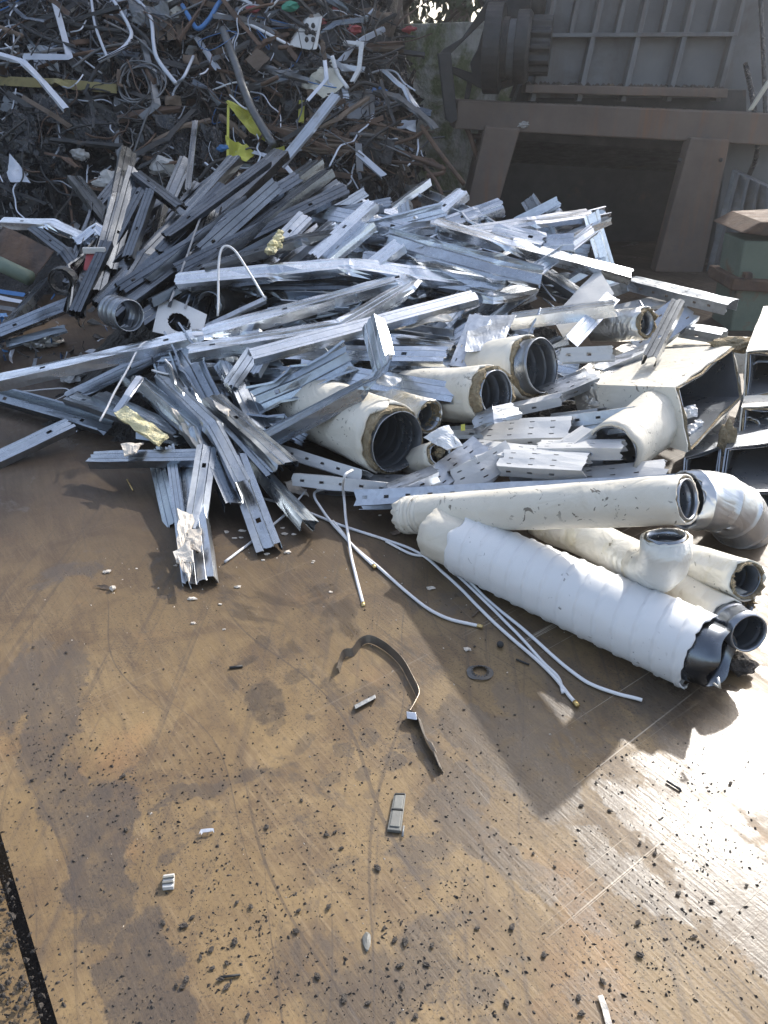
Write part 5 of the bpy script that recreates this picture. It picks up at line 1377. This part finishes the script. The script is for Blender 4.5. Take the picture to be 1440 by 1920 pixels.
o = lump('crumpled_foil', G(78, 640, .03), .07, foil, None, 51, (1.5, 1, .5), 3, .8, 2.6); tag(o, 'crumpled foil lump on the floor under the edge studs', 'foil')
o = lump('crumpled_foil', G(135, 705, .03), .06, paper, None, 52, (1.2, 1, .6), 3, .8, 2.6); tag(o, 'crumpled pale sheet on the floor behind the hairpin stud', 'foil')
# the near dark corner: red box, brown sheet, blue strips, strip roll
rb = empty('red_box', S(178, 486, .02), 'red plastic box with a white rim buried behind the fan', 'box')
q0 = [S(154, 508, .07), S(190, 508, .07), S(196, 476, .10), S(160, 476, .10)]
hexa('body', q0, [p + Vector((0, .25, .02)) for p in q0], red, rb, .01)
q1 = [q0[3] + Vector((-.01, -.012, .0)), q0[2] + Vector((.01, -.012, .0)), q0[2] + Vector((.01, -.012, .035)), q0[3] + Vector((-.01, -.012, .035))]
hexa('rim', q1, [p + Vector((0, .022, .0)) for p in q1], appliance, rb, .006)
o = sheet('rusty_plate', [S(-20, 500, .0), S(60, 530, .02), S(100, 470, .10), S(0, 420, .12)], rust, None, (10, 10), .02, 3, .02, .006, 60); tag(o, 'large rusty brown plate leaning at the outer end of the heap', 'plate')
tag(tube('grey_pipe', [S(-15, 488, .1), S(56, 522, .06)], .04, greenpaint, None, 14), 'grey green pipe lying below the rusty plate', 'pipe')
for k, (a, b, lab) in enumerate((((-15, 544), (46, 553), 'bright blue strip lying on the floor shreds'), ((-15, 592), (14, 590), 'short blue strip near the edge stud'), ((-10, 556), (40, 566), 'pale strip beside the bright blue one'), ((-10, 575), (60, 585), 'thin grey strip on the floor shreds'))):
    tag(section('flat_strip', [G(*a, .08), G(*b, .06)], prof_strip(.04), mat=(blue, blue, pale_strip, grey_metal)[k], seed=70 + k), lab, 'strip')
tc_ = empty('strip_roll', S(112, 528, .1), 'rolled up metal strip standing by the edge studs', 'strip')
rc = S(112, 530, .1)
for k in range(2):
    P = [rc + Vector((.075 * (1 - .012 * j) * math.cos(j * .42), .03 * k + .03, .075 * (1 - .012 * j) * math.sin(j * .42))) for j in range(34 - 10 * k)]
    section('coil', P, prof_strip(.035), mat=grey_metal, parent=tc_, seed=80 + k, up=Vector((1, 0, 0)), dent=.001, splay=0)
# filler pieces of the mixed scrap, kept by kind and by neighbourhood
HOODS = [('above the dirty yellow beam', (-20, 330, -30, 150)), ('around the white appliance', (440, 700, -30, 150)), ('between the conduits and the grey pole', (250, 470, -30, 200)),
         ('in the overhang beside the concrete wall', (600, 762, 20, 290)), ('in the black lower part of the scrap', (-20, 480, 170, 400)), ('behind the pale leaning profile', (480, 700, 120, 330)), ('on the crest of the scrap', (-30, 715, -60, 40))]
fb_ = random.Random(5)
for hi, (hn, (x0, x1, y0, y1)) in enumerate(HOODS):
    for k in range(62 if hi not in (4,) else 46):
        x, y = fb_.uniform(x0, x1), fb_.uniform(y0, y1)
        a = fb_.uniform(-.7, .9) if fb_.random() < .7 else fb_.uniform(0, 6.28)
        ln = fb_.uniform(30, 170)
        dx, dy = math.cos(a) * ln / 2, math.sin(a) * ln / 2
        l = fb_.uniform(.06, .36)
        kind = fb_.choice(('pipe', 'pipe', 'strip', 'bar', 'strip', 'bar', 'bar', 'sheet', 'wire'))
        dark = fb_.random() < (.88 if hi == 4 else .66)
        p0, p1 = (x - dx, y - dy, l), (x + dx, y + dy, l + fb_.uniform(-.1, .15))
        pm = (x + fb_.uniform(-14, 14), y + fb_.uniform(-14, 14), l + fb_.uniform(0, .12))
        if kind == 'pipe':
            m = fb_.choice((dark_steel, dark_steel, rust)) if dark else fb_.choice((grey_metal, pale_strip, grey_metal, white_rod))
            pipe('%s bent pipe %s' % (('dark' if m is dark_steel else 'rusty' if m is rust else 'grey' if m is grey_metal else 'pale'), hn), [p0, pm, p1], fb_.uniform(.006, .020), m, group='loose pipes %s' % hn)
        elif kind == 'wire':
            m = fb_.choice((dark_steel, grey_metal, white_rod, rust, blue if fb_.random() < .2 else dark_steel))
            pts = [(x + fb_.uniform(-50, 50), y + fb_.uniform(-45, 45), l + fb_.uniform(0, .2)) for _ in range(6)]
            P = smooth_path(bp_(*pts), 6)
            tag(tube('loose_wire', P, fb_.uniform(.003, .007), m, None, 5), 'thin tangled wire %s' % hn, 'wire', 'loose wires %s' % hn)
        elif kind == 'sheet':
            s = fb_.uniform(14, 36)
            m = fb_.choice((dark_steel, board, black_film)) if dark else fb_.choice((grey_metal, creamsheet, pale_strip, grey_metal, board))
            cs = [(x - s, y - s * fb_.uniform(.4, 1), l), (x + s * fb_.uniform(.6, 1.2), y - s * .5, l + .05), (x + s, y + s * fb_.uniform(.3, 1), l), (x - s * fb_.uniform(.5, 1), y + s * .6, l - .04)]
            plate('crumpled %s sheet %s' % ({dark_steel: 'dark', board: 'brown', black_film: 'black', grey_metal: 'grey', creamsheet: 'cream', pale_strip: 'pale'}[m], hn), cs, m, amp=.04, crease=.06, seed=100 + hi * 70 + k, group='crumpled sheets %s' % hn)
        else:
            m = fb_.choice((dark_steel, rust, dark_steel, board)) if dark else fb_.choice((grey_metal, pale_strip, zinc_shaded, zinc_shaded))
            stud('%s %s %s' % ({dark_steel: 'dark', rust: 'rusty', board: 'brown', grey_metal: 'grey', pale_strip: 'pale', zinc_shaded: 'galvanised'}[m], 'bent strip' if kind == 'strip' else 'bent bar', hn),
                 bp_(p0, pm, p1), fb_.uniform(.02, .055), fb_.uniform(.02, .04), fb_.uniform(-60, 60), 'strip' if kind == 'strip' else 'angle', mat=m, name='bent_strip' if kind == 'strip' else 'bent_bar',
                 cat='strip' if kind == 'strip' else 'bar', seed=1000 + hi * 70 + k, group='bent bars and strips %s' % hn, splay=.3, dent=.01)
for k, (x, y, m, lab) in enumerate(((545, 12, green_plastic, 'green plastic scrap at the top near the white appliance'), (602, 45, red, 'small red plastic piece beside the white appliance'), (664, 56, red, 'orange red clip near the brown column panel'),
                                    (475, 18, red, 'faded red scrap on the crest'), (712, 170, blue, 'small blue scrap in the overhang'), (418, 278, blue, 'blue crumpled scrap by the lower yellow sheet'), (768, 55, red, 'red rod ends at the top of the wall'))):
    o = lump('plastic_scrap', B(x, y, .34), .05 if k < 3 else .04, m, None, 60 + k, (1.4, .6, .7), 2, .8, 2.2); tag(o, lab, 'scrap')

# ------------------------------------------------------------------ small things on the plate
st = empty('steel_strap', G(720, 1290), 'dark steel strap curled in a loop on the plate', 'strap')
SP_ = [(634, 1256), (645, 1226), (662, 1222), (676, 1204), (694, 1198), (722, 1212), (752, 1240), (772, 1275), (783, 1300), (778, 1316), (766, 1338)]
section('band', smooth_path([G(x, y, .014) for x, y in SP_], 5), prof_strip(.026), mat=strap_m, parent=st, seed=90, up=Vector((.3, -1, .1)), dent=.0006, splay=0, thick=.0012)
section('band_end', smooth_path([G(768, 1332, .016), G(785, 1345, .014), G(796, 1378, .016), G(812, 1408, .014), G(826, 1440, .012)], 5), prof_strip(.026), mat=strap_m, parent=st, seed=91, up=Vector((1, .5, .45)), dent=.0006, splay=0, thick=.0012)
hexa('seal', [G(762, 1334, .030), G(780, 1336, .030), G(782, 1350, .022), G(763, 1347, .022)], [G(762, 1334, .018), G(780, 1336, .018), G(782, 1350, .010), G(763, 1347, .010)], zinc, st, .001)
hexa('seal', [G(798, 1385, .03), G(810, 1392, .03), G(820, 1412, .026), G(808, 1404, .026)], [G(798, 1385, .016), G(810, 1392, .016), G(820, 1412, .012), G(808, 1404, .012)], strap_m, st, .001)
# toothed ring
c0 = G(900, 1261, .004)
vs, fs = [], []
K = 64
for k in range(K):
    th = 2 * math.pi * k / K
    ro = .037 * (1 - .05 * (1 - abs(math.cos(2.5 * th)))); ri = .024 if k % 4 < 2 else .020
    vs += [c0 + Vector((ro * 1.06 * math.cos(th), ro * math.sin(th) * .92, .002 * math.sin(3 * th))), c0 + Vector((.026 * math.cos(th), .026 * math.sin(th), .004 + .002 * math.sin(3 * th))), c0 + Vector((ri * math.cos(th), ri * math.sin(th), .008))]
for k in range(K):
    a, b = k * 3, ((k + 1) % K) * 3
    fs.append((a, b, b + 1, a + 1))
    if k % 4 < 3: fs.append((a + 1, b + 1, b + 2, a + 2))
tag(mesh('toothed_washer', vs, fs, grey_metal, solid=.0016), 'flat steel ring with inner teeth lying on the plate', 'washer')
bl = empty('metal_bar', G(685, 1315), 'short grey bar offcut inside the strap loop', 'bar')
hexa('offcut', [G(664, 1322, .014), G(703, 1302, .014), G(705, 1309, .012), G(666, 1330, .012)], [G(664, 1322, .001), G(703, 1302, .001), G(705, 1309, .001), G(666, 1330, .001)], grey_metal, bl, .0015)
pr = empty('plastic_cover', G(744, 1524), 'grey plastic cover strip with two fields lying on the plate', 'cover')
A_, B_, C_, D_ = G(739, 1488, .010), G(761, 1488, .010), G(752, 1558, .010), G(726, 1555, .010)
dn = Vector((0, 0, -.009))
hexa('base', [A_, B_, C_, D_], [p + dn for p in (A_, B_, C_, D_)], plasticgrey, pr, .0015)
def inset(u0, u1, v0, v1, z):
    def P_(u, v): return A_.lerp(B_, u).lerp(D_.lerp(C_, u), v) + Vector((0, 0, z))
    return [P_(u0, v0), P_(u1, v0), P_(u1, v1), P_(u0, v1)]
for v0, v1 in ((.06, .44), (.50, .92)):
    q = inset(.14, .84, v0, v1, .003)
    hexa('field', q, [p + Vector((0, 0, -.0045)) for p in q], MATS['weathered_grey_metal'] if False else plasticgrey, pr, .001)
q = inset(.05, .95, .445, .475, .0035); hexa('bar', q, [p + Vector((0, 0, -.005)) for p in q], dark_steel, pr, .0006)
q = inset(.08, .92, .0, .04, .003); hexa('end_rim', q, [p + Vector((0, 0, -.005)) for p in q], dark_steel, pr, .0006)
tube('pin', [C_ + Vector((.006, .015, -.002)), C_ + Vector((.003, -.012, -.004))], .0025, grey_metal, pr, 8)
br = empty('plastic_clip', G(316, 1650), 'small pale plastic clip lying on the plate near the gap', 'clip')
q = [G(306, 1640, .012), G(327, 1637, .012), G(325, 1662, .012), G(304, 1664, .012)]
hexa('body', q, [p + Vector((0, 0, -.011)) for p in q], appliance, br, .0012)
for f in (.22, .62):
    a, b = q[0].lerp(q[3], f), q[1].lerp(q[2], f); a2, b2 = q[0].lerp(q[3], f + .16), q[1].lerp(q[2], f + .16)
    up_ = Vector((0, 0, .005))
    hexa('ridge', [a + up_, b + up_, b2 + up_, a2 + up_], [a - up_ * .2, b - up_ * .2, b2 - up_ * .2, a2 - up_ * .2], plasticgrey, br, .0006)
section_c = tag(section('bent_clip', [G(376, 1566, .008), G(378, 1558, .010), G(398, 1556, .010), G(400, 1562, .004)], prof_strip(.008), mat=pale_strip, seed=95, thick=.001, dent=.0003), 'tiny bent white metal clip beside dirt lumps', 'clip')
tag(sheet('wood_splinter', [G(1120, 1868, .004), G(1130, 1866, .006), G(1152, 1930, .006), G(1138, 1930, .004)], plaster, None, (4, 14), .002, 30, .002, .004, 7, .004), 'pale splinter of board at the near edge of the plate', 'splinter')
tag(sheet('dry_leaf', [G(177, 1098, .006), G(196, 1096, .010), G(213, 1102, .006), G(196, 1105, .004)], board, None, (8, 4), .003, 20, .004, .001, 5), 'small brown dry leaf lying on the plate', 'leaf')
tag(lump('pebble', G(211, 1103, .008), .010, plaster, None, 3), 'white pebble at the tip of the dry leaf', 'pebble')
tag(lump('stone_chip', G(688, 1764, .003), .015, plasticgrey, None, 9, (.6, 1.3, .35), 2, .4), 'flat grey stone chip on the near plate', 'stone')
tag(sheet('flat_flake', [G(532, 905, .01), G(552, 900, .02), G(580, 930, .02), G(548, 925, .01)], plaster, None, (8, 8), .008, 20, .01, .006, 5, .008), 'torn pale flake lying behind the dark thin stud', 'scrap')
tag(tube('brass_pin', [G(238, 899, .004), G(249, 919, .004)], .003, brass, None, 6), 'thin yellow pin lying on the shaded plate', 'pin')
tag(lump('tube_piece', G(938, 1208, .010), .011, dark_steel, None, 4, (1, .9, 1), 2, .1), 'short black tube stub beside the white rods', 'tube')
tag(tube('twig', [G(968, 1236, .004), G(992, 1246, .004)], .003, dark_steel, None, 6), 'thin black stick beside the outer white rods', 'stick')
tag(tube('twig', [G(430, 1252, .004), G(455, 1249, .004)], .004, dark_steel, None, 6), 'thin black stick lying alone on the plate', 'stick')
tag(tube('twig', [G(414, 1832, .004), G(450, 1828, .004)], .0025, dark_steel, None, 6), 'thin black stick with a dirt lump at its end', 'stick')
tag(tube('twig', [G(1250, 1464, .005), G(1277, 1481, .005)], .003, dark_steel, None, 6), 'thin dark stick in the sun glare', 'stick')
tag(tube('twig', [G(886, 1156, .004), G(900, 1142, .004)], .003, board, None, 6), 'short brown stick between the white rods', 'stick')
tag(sheet('brown_flake', [G(730, 998, .006), G(752, 992, .012), G(750, 1000, .008), G(736, 1003, .005)], board, None, (6, 4), .003, 20, .003, .002, 8, .004), 'orange brown flake at the closed end of the long cream pipe', 'flake')
tag(lump('dirt_lump', G(1388, 1245, .03), .035, clodm, None, 77, (1.2, .9, .8), 3, .5), 'black lump below the bare steel pipe end', 'lump')
# white plaster crumbs, one by one
WC = [(200, 1072, 1.2), (425, 997, .9), (452, 1008, .8), (446, 1100, 1), (360, 1122, 1.2), (413, 1133, .6), (362, 1168, .8), (500, 1038, .9), (539, 1035, 1.2), (533, 1001, 1.1), (530, 990, .8), (551, 1002, .8), (454, 995, 1.1),
      (440, 1009, .8), (493, 1050, .6), (588, 1052, .5), (330, 1060, .6), (256, 1066, .4), (620, 1110, .6), (586, 1055, .5), (808, 1102, 1.3), (876, 1217, 1.1), (420, 1180, .5), (540, 920, .9), (712, 966, .6)]
for k, (x, y, s) in enumerate(WC):
    tag(lump('plaster_crumb', G(x, y, .003 * s), .0078 * s, plaster, None, 100 + k, (1.4, .8, .5), 2, .9, 2.2), 'small white plaster crumb on the plate before the studs', 'crumb', 'plaster crumbs before the studs')
# dirt lumps: the largest one by one, copies of a few shapes
CL = [(62, 1213, 1.1), (124, 1223, 1.0), (1320, 1402, .8), (760, 1765, 1.6), (740, 1762, 1.2), (810, 1772, 1.5), (750, 1810, 1.4), (800, 1808, 1.1), (560, 1707, 1.5), (555, 1745, 1.5), (616, 1700, 1.5), (708, 1627, 1.5), (735, 1630, .9),
      (628, 1560, 1), (612, 1565, 1.1), (565, 1500, 1.1), (500, 1550, 1.2), (640, 1590, 1), (595, 1830, 1.4), (645, 1872, 1.5), (755, 1848, 1.5), (735, 1920, 1.5), (690, 1880, 1.3), (780, 1905, 1.2), (960, 1738, 1.4), (965, 1340, .6),
      (1090, 1510, 1.1), (1118, 1467, 1.0), (1370, 1468, 1.2), (1200, 1580, 1.3), (1228, 1600, 1), (1272, 1675, 1.2), (1196, 1730, 1.4), (1200, 1790, 1.6), (1302, 1755, 1.3), (1335, 1690, 1), (1143, 1520, 1), (1400, 1660, 1.1),
      (230, 1455, 1.2), (60, 1462, 1.2), (236, 1555, 1.2), (306, 1730, 1.3), (345, 1735, 1.5), (350, 1835, 1.5), (342, 1850, 1.2), (413, 1835, 1.6), (425, 1850, 1.3), (396, 1780, 1.2), (376, 1795, 1.2), (440, 1765, 1.4), (425, 1805, 1.4),
      (470, 1700, 1.4), (444, 1692, 1.3), (360, 1720, 1), (398, 1815, 1.1), (464, 1905, 1.3), (330, 1848, 1.1), (720, 1740, 1), (1000, 1600, .9), (1040, 1625, .9), (895, 1740, 1), (870, 1330, .8), (780, 1290, .6), (480, 1290, .6),
      (520, 1400, .6), (890, 1212, .9), (910, 1200, .5), (770, 1430, .9), (820, 1432, 1.1), (1130, 1840, 1.4), (1085, 1870, 1.3), (950, 1880, 1.3), (1020, 1790, 1.2), (1090, 1900, 1.3)]
protos = []
for k in range(7):
    o = lump('dirt_clod', Vector((0, 0, 0)), .0034, clodm, None, 200 + k, (1.35, .9, .42), 3, .6, 2.0)
    protos.append(o)
cr = random.Random(31)
for k, (x, y, s) in enumerate(CL):
    pr_ = protos[k % 7]
    o = pr_ if k < 7 else pr_.copy()
    if k >= 7: COL.objects.link(o)
    o.location = G(x, y, .003 * s); o.rotation_euler = (0, 0, cr.uniform(0, 6.28)); o.scale = (s * cr.uniform(.8, 1.25),) * 3
    tag(o, 'small dark clod of dirt lying on the sunlit plate', 'clod', 'dirt clods on the plate')
# crumbs too many to count
def crumbs(name, spots, n, smin, smax, mat, label, seed):
    r = random.Random(seed)
    vs, fs = [], []
    for _ in range(n):
        (x, y, sx, sy) = r.choice(spots)
        px, py = r.gauss(x, sx), r.gauss(y, sy)
        if py < 1010 or py > 2000 or px < -60 or px > 1500: continue
        c = G(px, py, 0)
        s = smin + (smax - smin) * r.random() ** 3
        k = len(vs); a = r.uniform(0, 6.28)
        h = s * r.uniform(.5, 1.1)
        m_ = r.randint(4, 6)
        el = r.uniform(.6, 1.7)
        for j in range(m_):
            th = a + 6.283 * j / m_
            q = s * r.uniform(.6, 1.15)
            dx, dy = q * math.cos(th) * el, q * math.sin(th) / el
            vs.append(c + Vector((dx * math.cos(a) - dy * math.sin(a), dx * math.sin(a) + dy * math.cos(a), -.001)))
        vs.append(c + Vector((r.uniform(-.3, .3) * s, r.uniform(-.3, .3) * s, h)))
        for j in range(m_): fs.append((k + j, k + (j + 1) % m_, k + m_))
    o = mesh(name, vs, fs, mat); o['kind'] = 'stuff'; o['label'] = label
SPOTS = [(400, 1680, 70, 130), (330, 1500, 120, 60), (560, 1650, 120, 120), (700, 1750, 160, 120), (760, 1500, 160, 120), (900, 1600, 160, 140), (1150, 1650, 150, 160), (1000, 1830, 220, 70), (500, 1850, 200, 60),
         (80, 1380, 60, 50), (200, 1480, 60, 60), (700, 1400, 120, 60), (1300, 1600, 90, 120), (350, 1300, 180, 90), (1200, 1850, 180, 60), (800, 1300, 200, 100), (60, 1450, 50, 60)]
cl_ = random.Random(44)
SPOTS = SPOTS * 6 + [(cl_.uniform(120, 1380), cl_.uniform(1420, 1915), cl_.uniform(16, 70), cl_.uniform(14, 50)) for _ in range(60)]
crumbs('dirt_crumbs', SPOTS, 6500, .0010, .0056, clodm, 'countless dark dirt crumbs scattered over the plate', 3)
crumbs('dirt_crumbs', [(600, 1400, 500, 300), (700, 1700, 500, 200)], 2200, .0008, .003, clodm, 'fine dark grit scattered over the whole plate', 4)
crumbs('pale_crumbs', [(480, 1040, 120, 50), (380, 1130, 140, 60), (640, 1020, 160, 60), (900, 1180, 200, 60), (700, 1500, 400, 220), (1250, 1500, 120, 150)], 420, .001, .0045, plaster, 'fine pale plaster crumbs scattered over the plate', 5)
crumbs('gap_dirt', [(10, 1800, 35, 80), (40, 1880, 40, 40), (5, 1700, 25, 60)], 420, .0015, .0075, clodm, 'dirt crumbs on the plate beyond the gap', 6)

# ------------------------------------------------------------------ trees, light, sky, camera
SUN_EL, SUN_AZ = 35.5, 34.0          # degrees up, degrees to the right of straight ahead
tree(.3, 13.2, 7.5, 1.8, 'dark leafy tree just behind the concrete wall', 1, low=2.25, leaves=5200, size=.10)
tree(2.0, 14.2, 8.5, 1.9, 'second dark tree behind the wall, nearer the press', 2, low=2.5, leaves=5500, size=.13)
tree(-1.8, 14.4, 11.0, 2.4, 'tall tree rising behind the scrap heap', 3, low=2.2, leaves=9000, size=.2)
tree(-4.8, 15.0, 12.0, 2.8, 'tallest tree far behind the scrap heap', 4, low=1.4, leaves=8000, size=.2)
tree(4.25, 13.8, 11.6, 1.8, 'unseen slender tall tree behind the press', 5, low=3.4, leaves=14000, size=.2, full=True)  # out of view; crown shaped and placed to shade the heap's left side
tree(5.2, 14.7, 13.6, 1.9, 'unseen high tree crown behind the press, added to shade the heap', 7, low=9.8, leaves=8000, size=.2, full=True)  # out of view; high crown added only for its shade on the left
tree(-2.5, 16.5, 14, 3.2, 'wide tall tree far behind the scrap heap', 8, low=3.4, leaves=14000, size=.24, full=True)
tree(1.2, 16.0, 12.5, 2.9, 'broad tall tree in the second row behind the wall', 6, low=4.6, leaves=12000, size=.22, full=True)

world = bpy.data.worlds.new('World'); scene.world = world
world.use_nodes = True
wt = world.node_tree; wt.nodes.clear(); n = N(wt)
sky = n('ShaderNodeTexSky', sky_type='NISHITA')
sky.sun_disc = False
sky.sun_elevation = R(SUN_EL); sky.sun_rotation = R(SUN_AZ)
sky.air_density = 1.0; sky.dust_density = 3.0; sky.ozone_density = 1.0
hz = n('ShaderNodeHueSaturation', {'Color': sky.outputs[0], 'Saturation': .76})
bg = n('ShaderNodeBackground', {'Color': hz.outputs[0], 'Strength': .15})
n('ShaderNodeOutputWorld', {'Surface': bg.outputs[0]})

# volume added to imitate lens glare, one closed box round everything
hv = bpy.data.materials.new('glare_veil'); ht = nt(hv); hn = N(ht)
pv = hn('ShaderNodeVolumePrincipled', {'Color': (.92, .94, 1.0, 1), 'Density': .0045, 'Anisotropy': .7})
ht.links.new(pv.outputs[0], hn('ShaderNodeOutputMaterial').inputs['Volume'])
HB = [Vector((x, y, z)) for z in (-1.1, 15.6) for x, y in ((-47, -47), (47, -47), (47, 47), (-47, 47))]
ho = mesh('glare_haze', HB, [(3, 2, 1, 0), (4, 5, 6, 7), (0, 1, 5, 4), (1, 2, 6, 5), (2, 3, 7, 6), (3, 0, 4, 7)], hv)
tag(ho, 'thin bright veil added over the yard to imitate lens glare', kind='stuff')

sd = bpy.data.lights.new('sun', 'SUN'); sd.energy = 2.6; sd.angle = R(1.3); sd.color = (1.0, .95, .87)
so = bpy.data.objects.new('sun', sd); COL.objects.link(so)
toward = Vector((math.cos(R(SUN_EL)) * math.sin(R(SUN_AZ)), math.cos(R(SUN_EL)) * math.cos(R(SUN_AZ)), math.sin(R(SUN_EL))))
so.rotation_euler = (-toward).to_track_quat('-Z', 'Y').to_euler()
so.location = toward * 30

cd = bpy.data.cameras.new('camera'); cam = bpy.data.objects.new('camera', cd); COL.objects.link(cam)
cam.location = EYE
cam.rotation_euler = (math.pi / 2 - PITCH, 0, 0)
cd.sensor_fit = 'VERTICAL'; cd.sensor_height = 36.0; cd.lens = FPX / 1920 * 36.0
cd.clip_start = .05; cd.clip_end = 600
scene.camera = cam

vs_ = scene.view_settings
scene.display_settings.display_device = 'sRGB'
vs_.view_transform = 'Standard'; vs_.look = 'None'; vs_.exposure = 1.2; vs_.gamma = 1.0; vs_.use_curve_mapping = False
cy = scene.cycles
cy.use_denoising = True
cy.caustics_reflective = False; cy.caustics_refractive = False
cy.max_bounces = 7; cy.diffuse_bounces = 3; cy.glossy_bounces = 5; cy.sample_clamp_indirect = 4.0
